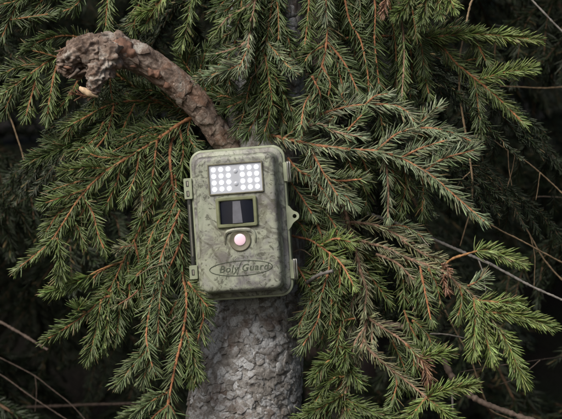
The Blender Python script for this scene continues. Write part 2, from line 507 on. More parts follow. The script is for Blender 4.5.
# short stub hanging from the knob, inner bark and a pale torn chip
ssw = Sweep([(118, 50, 6, 10), (108, 60, -4, 11), (99, 72, -7, 10.5), (96, 82, -8, 7.5), (94, 90, -8, 5), (93, 94, -8, 2)])
V, F = sweep_mesh(ssw, 80, np.linspace(0, ssw.L, 110), lambda P, a, l: (fbm(P, 70, 4) * 5.0 - np.abs(fbm(P + 5, 80, 3)) * 8 + 2 + np.clip(fbm(P + 2, 130, 2) * 6, -1, 1) * 1.4 + fbm(P, 300, 2)) * PX)
link('stub', mesh_np('stub', V, F, M['limb']), limb)
for pts in ([(108, 42, 2, 5), (118, 46, 3, 9), (130, 54, 5, 8), (139, 62, 8, 3)], [(160, 74, 17, 3), (166, 79, 18, 6), (173, 86, 22, 5.5), (177, 92, 25, 2.5)], [(146, 66, 10, 3), (152, 71, 11, 5), (160, 78, 13, 3)]):
    q = Sweep(pts)
    V, F = sweep_mesh(q, 20, np.linspace(0, q.L, 24), lambda P, a, l: (fbm(P, 160, 4) * 3.4 - np.abs(fbm(P, 400, 2)) * 1.5) * PX)
    link('inner_bark', mesh_np('inner_bark', V, F, M['redwood']), limb)
q = Sweep([(80, 87, -10, 1.0), (83, 90, -12, 3.0), (88, 93, -12, 3.2), (93, 95, -11, 2.4), (98, 97, -9, 1.2)])
V, F = sweep_mesh(q, 14, np.linspace(0, q.L, 16), lambda P, a, l: (fbm(P, 200, 3) * 0.9) * PX)
link('wood_chip', mesh_np('wood_chip', V, F, M['wood']), limb)

# ------------------------------------------------------------------ needles
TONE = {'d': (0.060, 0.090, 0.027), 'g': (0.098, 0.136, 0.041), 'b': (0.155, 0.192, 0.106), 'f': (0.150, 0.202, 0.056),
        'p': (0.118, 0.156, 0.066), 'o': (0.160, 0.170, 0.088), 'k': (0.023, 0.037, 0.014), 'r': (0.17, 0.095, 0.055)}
#          needles/px, length px, spread angle, cover (share facing the viewer), stem radius px, stem colour
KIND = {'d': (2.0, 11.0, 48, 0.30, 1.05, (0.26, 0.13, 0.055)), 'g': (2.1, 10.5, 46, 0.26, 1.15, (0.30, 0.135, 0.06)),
        'b': (2.0, 12.0, 46, 0.22, 1.15, (0.34, 0.16, 0.08)), 'f': (3.5, 10.8, 43, 0.60, 1.15, (0.36, 0.19, 0.08)),
        'p': (2.0, 12.5, 52, 0.16, 1.25, (0.37, 0.165, 0.08)), 'o': (1.5, 10.0, 40, 0.32, 1.45, (0.27, 0.17, 0.115)),
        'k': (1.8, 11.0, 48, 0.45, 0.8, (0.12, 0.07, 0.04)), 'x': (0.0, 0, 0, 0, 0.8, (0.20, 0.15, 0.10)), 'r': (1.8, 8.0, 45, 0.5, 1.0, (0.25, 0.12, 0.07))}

def needle_geo(B0, D, Bend, Ln, Wd, Side):
    """vectorised curved four-sided needles: base, direction, bend direction, length, half width, side axis"""
    n = len(B0)
    up = np.cross(D, Side)
    def ring(t, w):
        c = B0 + D * (Ln * t)[:, None] + Bend * (Ln * 0.22 * t * t)[:, None]
        w = (Wd * w)[:, None]
        return np.stack([c + Side * w, c + up * w * 0.75, c - Side * w, c - up * w * 0.75], 1)
    tip = B0 + D * Ln[:, None] + Bend * (Ln * 0.22)[:, None]
    V = np.concatenate([ring(np.zeros(n), 0.7), ring(np.full(n, 0.45), 1.0), ring(np.full(n, 0.85), 0.8), tip[:, None, :]], 1)   # 13 verts
    base = (np.arange(n) * 13)[:, None]
    q = []
    for r in (0, 4):
        for j in range(4):
            q.append(np.stack([r + j, r + (j + 1) % 4, r + 4 + (j + 1) % 4, r + 4 + j]))
    F4 = (base[:, :, None] + np.array(q)[None]).reshape(-1, 4)
    t = np.array([[8 + j, 8 + (j + 1) % 4, 12] for j in range(4)])
    F3 = (base[:, :, None] + t[None]).reshape(-1, 3)
    return V.reshape(-1, 3), F4, F3

def shoot_needles(C, kind, g, unit_px=PX, bare=0.0, view=None, lenk=1.0, tone=None, densk=1.0, tone_jit=0.16):
    dens, nl, ang, cover, sr, sc_ = KIND[kind]
    if dens == 0: return None
    T, _, _ = frames(C)
    seg = np.linalg.norm(np.diff(C, axis=0), axis=1); L = np.concatenate([[0], np.cumsum(seg)]); tot = L[-1]
    n = int(tot / unit_px * dens * 1.05 * densk * (1 - bare)) + 4
    s = bare * tot + (1 - bare) * tot * g.random(n) ** 0.96
    ntip = 12
    s = np.concatenate([s, tot * (1 - 0.02 * g.random(ntip))])
    n += ntip
    ip = lambda X: np.stack([np.interp(s, L, X[:, j]) for j in range(3)], 1)
    P, t = ip(C), unit(ip(T))
    if view is None: view = np.array((0, -1.0, 0.15))
    vw = unit(view + g.normal(0, 0.28, 3))
    N = unit(vw[None] - t * (t @ vw)[:, None])
    S = np.cross(t, N)
    sgn = np.where(g.random(n) < 0.5, -1.0, 1.0)
    # angle from the side axis toward the viewer(+) / away(-)
    front = g.random(n) < cover
    th = np.where(front, np.abs(g.normal(0, 0.62, n)), -np.abs(g.normal(0, 0.55, n))) + g.normal(0, 0.1, n)
    rad = unit(S * (sgn * np.cos(th))[:, None] + N * np.sin(th)[:, None])
    u = s / tot
    a = np.radians(ang + g.normal(0, 12, n) - 14 * np.clip((u - 0.8) / 0.2, 0, 1) + 10 * np.clip(1 - u * 3, 0, 1))
    a[-ntip:] = np.radians(np.abs(g.normal(16, 12, ntip)))
    D = unit(t * np.cos(a)[:, None] + rad * np.sin(a)[:, None] + g.normal(0, 0.085, (n, 3)))
    bend = unit(t + g.normal(0, 0.25, (n, 3)) + np.array((0, 0, 0.1)))
    ln = 1.14 * nl * lenk * unit_px * (1 + g.normal(0, 0.19, n)) * (1 - 0.28 * np.clip((u - 0.85) / 0.15, 0, 1)) * (1 - 0.18 * np.clip(1 - u * 5, 0, 1))
    ln = np.maximum(ln, nl * unit_px * 0.35)
    w = unit_px * 0.76 * (1 + g.normal(0, 0.12, n))
    side = unit(np.cross(D, rad) + g.normal(0, 0.2, (n, 3)))
    side = unit(side - D * (side * D).sum(1)[:, None])
    V, F4, F3 = needle_geo(P, D, bend, ln, w, side)
    tc = np.array(TONE[tone or kind])
    c = tc[None] * (1 + g.normal(0, tone_jit, n))[:, None] * (1 + g.normal(0, 0.07, (n, 3)))
    odd = g.random(n)
    c[odd < 0.03] = np.array((0.20, 0.15, 0.07))
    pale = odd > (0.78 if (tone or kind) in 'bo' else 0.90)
    c[pale] = c[pale] * 1.6 + 0.03  # random paler needles, more on b and o: glossy highlights painted into the colour
    return V, F4, F3, np.repeat(np.clip(c, 0.005, 0.6), 13, 0)

def stem_geo(C, kind, r0, r1, g, unit_px=PX):
    col = np.array(KIND[kind][5])
    n = len(C)
    rad = np.linspace(r0, r1, n) * unit_px * (1 + 0.2 * g.normal(0, 1, n))
    V, F4, F3 = tube_np(C, rad, 6)
    u = np.concatenate([np.repeat(np.linspace(0, 1, n), 6), [0, 1]])
    c = col[None] * (0.75 + 0.35 * u[:, None]) * (1 + g.normal(0, 0.2, (len(V), 1)))
    return V, F4, F3, c

class Branch:
    """one branch of the spruce: stem mesh, twigs as sub-parts, needles as stuff"""
    def __init__(s, parent, pts, kind, r0=None, r1=None, bare=0.0, name='branch', label=None, seed=0, lenk=1.0, tone=None, densk=1.0, needles=True):
        s.g = np.random.default_rng(1000 + seed)
        s.parent = parent
        s.nV, s.n4, s.n3, s.nc, s.off = [], [], [], [], 0
        C = s.line(pts)
        s.C = C
        V, F4, F3, c = stem_geo(C, kind, r0 or KIND[kind][4] * 1.4, r1 or KIND[kind][4] * 0.8, s.g)
        s.o = link(name, mesh_np(name, V, [F4, F3], M['stem'], col=c), parent)
        if label: s.o['label'] = label
        if needles: s.add(C, kind, bare, lenk, tone, densk)
    def line(s, pts, jit=0.5):
        P = np.array([at(*p) for p in pts])
        if jit and len(P) > 2: P[1:-1] += s.g.normal(0, jit * PX, P[1:-1].shape)
        C, _ = resample(P, 1.6 * PX)
        return C
    def add(s, C, kind, bare, lenk, tone, densk=1.0):
        r = shoot_needles(C, kind, s.g, bare=bare, lenk=lenk, tone=tone, densk=densk)
        if r is None: return
        V, F4, F3, c = r
        s.nV.append(V); s.n4.append(F4 + s.off); s.n3.append(F3 + s.off); s.nc.append(c); s.off += len(V)
    def twig(s, pts, kind, d0=None, d1=None, bare=0.0, lenk=1.0, tone=None, r=None, densk=1.0, sep=False):
        if d0 is not None:
            if d1 is None: d1 = d0
            m = len(pts) - 1
            pts = [(p[0], p[1], d0 + (d1 - d0) * i / m) for i, p in enumerate(pts)]
        if kind == 'd' and np.mean([p[2] for p in pts]) >= (38 if np.mean([p[0] for p in pts]) < 195 else 47) and s.g.random() < 0.65: return s
        C = s.line(pts)
        k = r or KIND[kind][4]
        V, F4, F3, c = stem_geo(C, kind, k * 1.15, k * 0.65, s.g)
        link('twig', mesh_np('twig', V, [F4, F3], M['stem'], col=c), s.o)
        s.add(C, kind, bare, lenk, tone, densk)
        return s
    def auto(s, n, kind, lo, hi, u0=0.15, u1=0.9, ang=52, back=12, tone=None, lenk=1.0, droop=0.25):
        """side twigs spread alternately along the stem, lying a little behind it"""
        T, _, _ = frames(s.C)
        for i in range(n):
            u = u0 + (u1 - u0) * (i + s.g.uniform(0.1, 0.9)) / n
            k = int(u * (len(s.C) - 1)); p, t = s.C[k], T[k]
            sg = 1 if (i % 2) else -1
            sd_ = np.cross(t, np.array((0, -1.0, 0))); sd_ = sd_ / max(np.linalg.norm(sd_), 1e-6)
            a = R(ang + s.g.normal(0, 9))
            d = unit(t * math.cos(a) + sg * sd_ * math.sin(a) + np.array((0, s.g.normal(0.12, 0.25), -droop)))
            L = s.g.uniform(lo, hi) * PX * (1.15 - 0.5 * u)
            q = [p, p + d * L * 0.5 + np.array((0, back * PX * 0.4, 0)), p + d * L + np.array((0, back * PX * 0.6, -L * droop * 0.4))]
            C, _ = resample(np.array(q), 1.6 * PX)
            V, F4, F3, c = stem_geo(C, kind, KIND[kind][4], KIND[kind][4] * 0.6, s.g)
            link('twig', mesh_np('twig', V, [F4, F3], M['stem'], col=c), s.o)
            s.add(C, kind, 0.0, lenk, tone)
        return s
    def done(s):
        if s.nV:
            o = link('needles', mesh_np('needles', np.vstack(s.nV), [np.vstack(s.n4), np.vstack(s.n3)], M['needle'], col=np.vstack(s.nc)), s.o)
            o['kind'] = 'stuff'
        return s.o

_s = [0]
def BR(pts, kind, **kw):
    _s[0] += 1
    return Branch(kw.pop('parent', tree), pts, kind, seed=_s[0], **kw)

# ---- upper left bough above the broken limb
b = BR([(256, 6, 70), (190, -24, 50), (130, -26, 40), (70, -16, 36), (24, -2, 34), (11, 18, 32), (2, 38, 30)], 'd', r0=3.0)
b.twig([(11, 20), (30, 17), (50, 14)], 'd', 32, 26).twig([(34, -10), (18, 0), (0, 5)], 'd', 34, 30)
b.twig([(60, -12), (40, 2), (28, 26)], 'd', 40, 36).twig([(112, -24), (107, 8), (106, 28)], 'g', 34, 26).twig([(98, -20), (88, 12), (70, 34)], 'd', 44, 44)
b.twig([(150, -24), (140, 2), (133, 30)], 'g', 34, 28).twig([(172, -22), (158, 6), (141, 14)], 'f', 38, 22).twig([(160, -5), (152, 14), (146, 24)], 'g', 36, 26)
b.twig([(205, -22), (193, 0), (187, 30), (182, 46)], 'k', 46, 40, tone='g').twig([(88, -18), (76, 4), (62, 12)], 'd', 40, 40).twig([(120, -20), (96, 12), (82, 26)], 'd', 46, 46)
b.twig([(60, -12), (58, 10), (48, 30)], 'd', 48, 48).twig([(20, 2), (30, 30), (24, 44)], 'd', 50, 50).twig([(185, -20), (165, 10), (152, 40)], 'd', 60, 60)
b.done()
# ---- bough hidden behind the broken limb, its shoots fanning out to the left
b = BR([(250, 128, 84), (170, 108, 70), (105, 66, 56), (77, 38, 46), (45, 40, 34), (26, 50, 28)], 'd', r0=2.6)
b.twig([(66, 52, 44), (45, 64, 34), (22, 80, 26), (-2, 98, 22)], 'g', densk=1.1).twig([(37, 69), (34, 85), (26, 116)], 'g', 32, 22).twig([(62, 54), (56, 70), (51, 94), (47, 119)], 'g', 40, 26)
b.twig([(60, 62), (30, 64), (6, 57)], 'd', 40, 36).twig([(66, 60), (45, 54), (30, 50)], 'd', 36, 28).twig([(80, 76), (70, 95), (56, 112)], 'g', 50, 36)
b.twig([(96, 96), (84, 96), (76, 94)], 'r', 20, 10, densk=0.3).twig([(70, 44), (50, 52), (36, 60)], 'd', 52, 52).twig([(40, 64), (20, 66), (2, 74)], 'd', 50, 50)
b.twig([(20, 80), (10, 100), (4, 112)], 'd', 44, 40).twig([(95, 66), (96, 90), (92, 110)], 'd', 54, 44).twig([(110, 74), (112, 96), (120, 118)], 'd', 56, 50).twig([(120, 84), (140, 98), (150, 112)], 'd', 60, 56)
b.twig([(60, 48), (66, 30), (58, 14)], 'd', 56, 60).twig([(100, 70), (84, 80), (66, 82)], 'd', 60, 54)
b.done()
# ---- left middle bough with a broad tip
b = BR([(252, 140, 84), (190, 110, 76), (140, 102, 62), (108, 106, 48), (86, 117, 34), (67, 127, 26)], 'g', r0=2.4)
b.twig([(114, 106), (106, 134), (88, 158)], 'g', 46, 30).twig([(120, 112), (84, 138), (58, 150), (31, 161)], 'f', 56, 30, tone='d', lenk=1.1, r=1.0).twig([(96, 114), (76, 122), (64, 138)], 'g', 44, 40)
b.twig([(135, 104), (125, 124), (118, 142)], 'g', 54, 40).twig([(150, 104), (142, 126), (134, 140)], 'd', 56, 44).twig([(104, 122), (94, 140), (74, 152)], 'g', 40, 32)
b.twig([(165, 108), (152, 118), (130, 122)], 'd', 60, 50).twig([(180, 110), (160, 92), (140, 90)], 'd', 66, 60).twig([(84, 138), (66, 142), (50, 142)], 'd', 48, 46)
b.done()
# ---- long left bough sweeping down to the left
b = BR([(256, 118, 84), (215, 112, 60), (186, 121, 40), (154, 142, 28), (108, 170, 16), (82, 195, 10), (62, 226, 4), (47, 245, 0), (17, 269, -6)], 'g', r0=2.6, r1=0.8, bare=0.28, densk=1.15)
b.twig([(57, 238), (60, 260), (59, 280)], 'f', 2, -8, tone='g').twig([(82, 196), (92, 212), (98, 230), (104, 249)], 'g', 10, 0).twig([(108, 169), (88, 168), (65, 171)], 'f', 16, 4, tone='g', densk=0.8)
b.twig([(86, 190), (66, 196), (45, 203)], 'g', 12, 2, densk=1.2).twig([(96, 180), (86, 206), (72, 228)], 'g', 18, 14).twig([(76, 204), (60, 214), (46, 232)], 'g', 16, 10)
b.twig([(88, 166), (84, 168), (78, 172)], 'x', 10, 4).twig([(70, 214), (78, 226), (82, 240)], 'g', 14, 10).twig([(120, 162), (118, 180), (106, 206)], 'g', 22, 18)
b.twig([(132, 156), (104, 158), (90, 154)], 'g', 26, 20).twig([(140, 150), (135, 176), (124, 200)], 'g', 26, 18)
b.twig([(175, 128), (150, 128), (120, 140)], 'd', 40, 30).twig([(190, 119), (188, 136), (196, 148)], 'd', 44, 36)
b.twig([(165, 134), (140, 138), (112, 152)], 'd', 36, 26).twig([(100, 176), (70, 184), (52, 190)], 'd', 26, 24)
b.done()
# ---- shoots hanging beside the camera box, left
b = BR([(180, 124, 46), (171, 145, 36), (171, 172, 26), (176, 206, 26), (180, 233, 24), (183, 272, 18), (186, 300, 10), (183, 335, 4), (176, 362, 0), (169, 400, -6), (164, 432, -10)], 'p', r0=1.8, r1=1.4, bare=0.06)
b.twig([(157, 141), (154, 166), (150, 194)], 'g', 28, 14).twig([(146, 148), (143, 175), (142, 208)], 'g', 34, 26, tone='o', densk=1.2).twig([(177, 200), (172, 212), (164, 232)], 'g', 24, 20)
b.twig([(180, 210), (174, 224), (162, 255), (155, 284)], 'p', 18, 4).twig([(183, 234), (176, 252), (164, 281), (159, 310), (158, 334)], 'p', 14, -4).twig([(166, 276), (152, 300), (147, 330), (147, 346), (153, 368)], 'p', 8, -10)
b.twig([(147, 350), (140, 357), (128, 372), (119, 383)], 'f', -4, -14, tone='p').twig([(150, 358), (147, 366), (143, 380)], 'f', -2, -8, tone='p').twig([(176, 316), (164, 328), (155, 338)], 'x', 2, -2, r=0.9)
b.twig([(192, 286), (203, 312), (200, 330), (196, 347)], 'p', 22, 10).twig([(186, 330), (190, 350), (198, 374)], 'f', 6, -2, tone='g').twig([(184, 346), (190, 362), (192, 380)], 'g', 8, 2)
b.twig([(168, 392), (150, 402), (124, 422)], 'f', -6, -18, tone='p', r=1.2).twig([(167, 406), (154, 416), (146, 428)], 'p', -6, -12).twig([(168, 404), (174, 414), (178, 426)], 'p', -6, -10)
b.twig([(188, 282), (198, 294), (208, 307)], 'g', 4, -10).twig([(180, 236), (182, 252), (183, 274)], 'p', 24, 18).twig([(174, 206), (177, 224), (178, 244)], 'g', 26, 22).twig([(174, 172), (176, 190), (173, 214)], 'g', 30, 24)
b.twig([(180, 130), (184, 150), (182, 172)], 'g', 40, 26).twig([(170, 206), (156, 226), (146, 250)], 'g', 26, 18).twig([(160, 240), (150, 262), (136, 276)], 'g', 22, 12).twig([(170, 262), (150, 268), (136, 277)], 'x', 6, 2, r=0.8)
b.twig([(160, 190), (152, 206), (140, 220)], 'g', 30, 24).twig([(165, 296), (172, 312), (170, 334)], 'd', 22, 18).twig([(178, 300), (168, 320), (164, 344)], 'g', 18, 14).twig([(150, 250), (142, 280), (142, 300)], 'g', 18, 14)
b.done()
# ---- lower left spray
b = BR([(168, 178, 46), (150, 205, 42), (138, 232, 36), (124, 260, 26), (110, 287, 16), (93, 308, 8), (70, 325, 0), (46, 340, -8)], 'g', r0=1.8, densk=1.3)
b.twig([(124, 261), (100, 270), (84, 279), (49, 292)], 'f', 24, 2, bare=0.45, tone='f', r=1.1).twig([(106, 268), (98, 274), (90, 282)], 'g', 20, 12, densk=0.7).twig([(101, 300), (99, 316), (94, 338), (89, 358)], 'f', 10, -6, tone='g')
b.twig([(112, 290), (108, 312), (107, 326), (103, 348)], 'f', 14, 0, tone='g').twig([(118, 282), (120, 306), (117, 336)], 'f', 18, 4, tone='d').twig([(128, 262), (130, 286), (128, 310)], 'g', 22, 14).twig([(134, 246), (124, 246), (118, 250)], 'r', 16, 4, tone='o')
b.twig([(134, 240), (140, 264), (138, 290)], 'g', 30, 24).twig([(86, 312), (78, 310), (80, 306)], 'f', 4, -2, tone='g').twig([(112, 296), (104, 298), (97, 312)], 'g', 12, 6).twig([(138, 290), (132, 296), (118, 305)], 'r', 8, 2, densk=0.25, tone='o')
b.twig([(144, 222), (150, 246), (152, 262)], 'g', 36, 30).twig([(122, 266), (112, 276), (100, 292)], 'g', 26, 22)
b.twig([(126, 280), (124, 300), (126, 326)], 'd', 30, 26).twig([(140, 250), (134, 272), (116, 290)], 'd', 36, 30)
b.done()
# ---- twigs above the camera box
b = BR([(266, -12, 60), (262, -20, 34), (256, -6, 24), (253, 20, 20), (249, 42, 16), (246, 70, 10)], 'o', r0=1.4, tone='b', lenk=0.9, bare=0.15)
b.twig([(254, 2), (242, 10), (228, 18), (215, 34)], 'o', 22, 14, tone='g', densk=0.9).twig([(256, -6), (254, 10), (250, 22)], 'o', 20, 14, tone='g').twig([(250, 40), (237, 48), (214, 55)], 'o', 18, 14, tone='d')
b.twig([(248, 60), (230, 67), (208, 76), (202, 79)], 'f', 18, 8, tone='b').twig([(248, 62), (236, 66), (228, 70)], 'b', 12, 6).twig([(250, 46), (244, 58), (238, 70)], 'b', 14, 6, lenk=0.8)
b.done()
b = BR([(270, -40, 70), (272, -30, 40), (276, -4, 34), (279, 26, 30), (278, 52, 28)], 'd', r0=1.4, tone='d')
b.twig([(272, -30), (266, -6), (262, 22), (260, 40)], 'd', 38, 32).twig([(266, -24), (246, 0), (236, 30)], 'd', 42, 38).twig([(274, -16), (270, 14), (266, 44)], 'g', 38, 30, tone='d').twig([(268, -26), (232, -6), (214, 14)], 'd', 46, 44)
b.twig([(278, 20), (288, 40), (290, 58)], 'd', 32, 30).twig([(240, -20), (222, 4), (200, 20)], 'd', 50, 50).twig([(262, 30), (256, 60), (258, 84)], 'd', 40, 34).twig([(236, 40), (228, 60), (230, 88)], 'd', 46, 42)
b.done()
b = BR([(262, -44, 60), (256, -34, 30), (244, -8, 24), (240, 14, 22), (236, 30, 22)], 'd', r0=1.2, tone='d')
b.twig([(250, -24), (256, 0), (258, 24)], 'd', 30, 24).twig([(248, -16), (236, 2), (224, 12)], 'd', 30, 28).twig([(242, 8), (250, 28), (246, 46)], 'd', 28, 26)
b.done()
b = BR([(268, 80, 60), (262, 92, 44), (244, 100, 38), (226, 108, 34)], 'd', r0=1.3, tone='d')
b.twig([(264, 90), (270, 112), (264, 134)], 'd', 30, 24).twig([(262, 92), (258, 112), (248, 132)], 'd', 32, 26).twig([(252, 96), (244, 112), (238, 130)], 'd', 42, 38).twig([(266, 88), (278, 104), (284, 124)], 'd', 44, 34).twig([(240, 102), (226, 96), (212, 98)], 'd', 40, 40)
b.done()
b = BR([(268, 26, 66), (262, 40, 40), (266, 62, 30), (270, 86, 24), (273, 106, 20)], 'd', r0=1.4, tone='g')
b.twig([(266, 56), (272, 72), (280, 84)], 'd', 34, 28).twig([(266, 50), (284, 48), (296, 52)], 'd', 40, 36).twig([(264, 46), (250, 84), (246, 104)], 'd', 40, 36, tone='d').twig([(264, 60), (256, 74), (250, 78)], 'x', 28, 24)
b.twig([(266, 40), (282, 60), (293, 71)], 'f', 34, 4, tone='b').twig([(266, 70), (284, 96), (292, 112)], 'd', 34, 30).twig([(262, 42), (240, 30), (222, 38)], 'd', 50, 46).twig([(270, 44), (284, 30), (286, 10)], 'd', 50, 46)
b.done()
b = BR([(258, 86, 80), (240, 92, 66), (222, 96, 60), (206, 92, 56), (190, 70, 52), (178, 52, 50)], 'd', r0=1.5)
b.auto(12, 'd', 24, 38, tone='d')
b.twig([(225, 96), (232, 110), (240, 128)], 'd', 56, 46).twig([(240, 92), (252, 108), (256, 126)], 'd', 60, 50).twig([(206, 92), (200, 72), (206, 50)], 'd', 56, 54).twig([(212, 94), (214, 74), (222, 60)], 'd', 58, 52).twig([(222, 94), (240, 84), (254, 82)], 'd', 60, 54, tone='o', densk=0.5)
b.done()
# ---- upper right: a limb above the frame with hanging twigs
b = BR([(270, -30, 84), (325, -48, 50), (400, -40, 44), (470, -30, 50)], 'g', r0=3.0, needles=False)
b.twig([(322, -44), (325, 0), (327, 20), (326, 40), (323, 64), (313, 90), (305, 106), (301, 128)], 'p', 46, 8, tone='p').twig([(326, 42), (334, 48), (347, 67), (358, 92)], 'p', 30, 22, tone='p').twig([(328, 46), (336, 62), (343, 88)], 'p', 32, 26, tone='d')
b.twig([(324, 46), (310, 54), (303, 68)], 'd', 28, 20).twig([(318, -46), (326, -20), (326, 18)], 'b', 40, 18).twig([(312, -44), (308, 10), (306, 36), (304, 52)], 'g', 44, 30, tone='g').twig([(338, -46), (348, 16), (360, 40), (367, 68), (369, 92)], 'p', 46, 36, tone='d')
b.twig([(366, -42), (375, 4), (375, 40), (379, 84)], 'p', 44, 38, tone='d').twig([(352, -44), (360, 0), (360, 22)], 'd', 48, 42).twig([(392, -40), (400, 10), (404, 50), (402, 98)], 'o', 42, 30, tone='g').twig([(392, -38), (386, -6), (383, 14)], 'r', 32, 18, tone='r')
b.twig([(410, -38), (412, 0), (416, 34)], 'g', 40, 32).twig([(300, -40), (290, -4), (294, 30)], 'd', 56, 50).twig([(282, -34), (278, 0), (277, 40)], 'k', 50, 44, tone='d').twig([(440, -32), (446, -10), (454, 9)], 'f', 36, 14, tone='f')
b.twig([(430, -32), (428, -4), (422, 22)], 'f', 38, 20, tone='g').twig([(420, -34), (408, 4), (396, 16)], 'f', 40, 22, tone='g').twig([(430, -32), (438, 4), (440, 14)], 'f', 40, 24, tone='g')
b.twig([(346, -44), (340, 6), (338, 40)], 'd', 56, 52).twig([(378, -40), (388, 20), (392, 60)], 'd', 60, 56).twig([(330, -44), (318, 0), (314, 34)], 'd', 60, 56).twig([(400, -38), (420, 40), (424, 70)], 'd', 62, 58).twig([(384, -40), (396, 60), (390, 104)], 'd', 70, 66)
b.twig([(356, -42), (354, 60), (340, 100)], 'd', 70, 66).twig([(370, -40), (372, 50), (386, 90)], 'd', 78, 74).twig([(312, 76), (320, 94), (318, 106)], 'p', 14, 10).twig([(322, 66), (330, 82), (328, 98)], 'p', 22, 20, tone='d')
b.done()
# ---- right upper spray reaching into the dark
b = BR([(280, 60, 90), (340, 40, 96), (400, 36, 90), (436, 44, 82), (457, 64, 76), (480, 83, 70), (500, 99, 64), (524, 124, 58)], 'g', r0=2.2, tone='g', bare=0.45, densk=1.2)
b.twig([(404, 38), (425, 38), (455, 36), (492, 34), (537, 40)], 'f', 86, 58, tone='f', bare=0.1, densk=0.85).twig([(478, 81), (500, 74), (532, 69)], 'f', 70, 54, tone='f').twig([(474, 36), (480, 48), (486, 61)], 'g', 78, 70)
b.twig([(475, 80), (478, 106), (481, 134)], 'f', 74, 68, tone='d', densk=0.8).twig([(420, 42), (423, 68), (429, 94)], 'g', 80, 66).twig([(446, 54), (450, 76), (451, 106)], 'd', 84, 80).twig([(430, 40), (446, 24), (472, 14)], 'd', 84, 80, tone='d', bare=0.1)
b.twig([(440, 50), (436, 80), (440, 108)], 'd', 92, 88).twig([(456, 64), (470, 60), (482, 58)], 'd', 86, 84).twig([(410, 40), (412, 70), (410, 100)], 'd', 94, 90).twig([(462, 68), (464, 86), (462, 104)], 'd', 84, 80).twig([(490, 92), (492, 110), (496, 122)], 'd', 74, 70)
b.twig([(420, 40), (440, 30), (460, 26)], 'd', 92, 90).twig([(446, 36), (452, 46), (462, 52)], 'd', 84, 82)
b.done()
# ---- main right branch
b = BR([(254, 139, 70), (272, 136, 40), (290, 140, 28), (312, 144, 20), (345, 149, 12), (376, 152, 6), (401, 158, 0), (430, 176, -8), (458, 198, -14), (484, 221, -18)], 'b', r0=2.0, r1=1.0, bare=0.07, densk=1.1)
b.twig([(401, 158), (420, 150), (447, 140)], 'b', 0, -8).twig([(424, 172), (444, 158), (474, 150)], 'b', -4, -14, densk=1.2).twig([(376, 151), (398, 134), (420, 128), (446, 131), (473, 142)], 'b', 6, -8, densk=1.2)
b.twig([(300, 142), (312, 119), (344, 108), (370, 104), (394, 105), (408, 112), (414, 122)], 'b', 24, 0).twig([(300, 130), (318, 124), (336, 131), (362, 137)], 'o', 20, 6, tone='b').twig([(346, 134), (352, 126), (362, 115)], 'p', 14, 4, densk=0.6, lenk=0.8)
b.twig([(309, 145), (322, 170), (338, 196)], 'p', 18, 4, tone='b').twig([(288, 158), (297, 169), (312, 177), (322, 190), (331, 203)], 'p', 40, 10, tone='b').twig([(284, 170), (292, 184), (303, 200), (312, 214)], 'p', 46, 24)
b.twig([(330, 180), (345, 180), (362, 179)], 'p', 10, 0, densk=0.7).twig([(337, 186), (344, 194), (353, 205)], 'b', 14, 6).twig([(384, 155), (387, 180), (388, 218)], 'o', 18, 16, tone='b').twig([(416, 130), (424, 120), (438, 107)], 'g', 6, 2, tone='b')
b.twig([(380, 110), (381, 120), (383, 132)], 'd', 20, 18).twig([(402, 160), (406, 184), (400, 212)], 'd', 34, 34, tone='g').twig([(420, 170), (424, 190), (422, 214)], 'd', 40, 40).twig([(360, 152), (368, 176), (366, 206)], 'd', 44, 42)
b.twig([(345, 150), (352, 168), (364, 186)], 'g', 30, 28).twig([(330, 112), (322, 104), (318, 98)], 'g', 26, 22).twig([(340, 110), (330, 122), (334, 128)], 'g', 22, 20, tone='b').twig([(366, 104), (376, 96), (388, 94)], 'b', 12, 6, tone='b', lenk=0.8)
b.twig([(350, 107), (342, 98), (344, 90)], 'g', 20, 16, tone='b', lenk=0.8).twig([(282, 140), (296, 128), (302, 116)], 'd', 30, 26).twig([(292, 141), (282, 122), (284, 108)], 'd', 40, 36).twig([(430, 130), (424, 142), (426, 150)], 'g', 10, 8)
b.twig([(318, 146), (310, 160), (312, 172)], 'g', 40, 36).twig([(376, 152), (392, 168), (396, 184)], 'g', 26, 24).twig([(300, 176), (310, 190), (322, 208)], 'd', 46, 40)
b.done()
# ---- old hanging branch, right
b = BR([(282, 172, 80), (318, 186, 66), (340, 202, 50), (350, 228, 40), (358, 258, 32), (363, 290, 24), (366, 322, 18), (360, 352, 14), (350, 378, 10), (344, 396, 8), (341, 432, 6)], 'o', r0=2.6, r1=1.7, bare=0.25, densk=1.2)
b.twig([(351, 222), (378, 226), (398, 236), (422, 248)], 'o', 38, 20, tone='o').twig([(358, 240), (368, 243), (386, 248), (405, 257), (422, 264), (445, 272), (456, 282), (476, 298), (488, 314), (498, 328)], 'o', 32, -14, r=1.7, tone='o', densk=1.15)
b.twig([(478, 300), (496, 301), (518, 303)], 'f', -12, -20).twig([(486, 312), (508, 314), (530, 318), (549, 326)], 'f', -14, -26, densk=1.25, lenk=1.1).twig([(497, 326), (508, 345), (516, 362), (524, 381)], 'f', -14, -24, densk=1.25, lenk=1.1)
b.twig([(474, 298), (475, 322), (474, 352)], 'f', -10, -18, lenk=1.1).twig([(482, 308), (485, 332), (492, 358)], 'f', -12, -16, lenk=1.1).twig([(444, 268), (450, 260), (463, 255), (488, 251), (522, 263)], 'f', -4, -22, bare=0.42, r=1.2, densk=1.2)
b.twig([(468, 286), (476, 282), (482, 278)], 'b', -8, -14).twig([(420, 266), (424, 282), (426, 300), (431, 320)], 'p', 4, -4, lenk=0.85).twig([(445, 274), (444, 282), (447, 290)], 'r', 2, 0, lenk=0.9, densk=1.0).twig([(441, 264), (447, 268), (450, 274)], 'r', -8, -14, lenk=0.5, densk=2)
b.twig([(350, 232), (344, 256), (343, 282), (342, 314)], 'g', 34, 22)
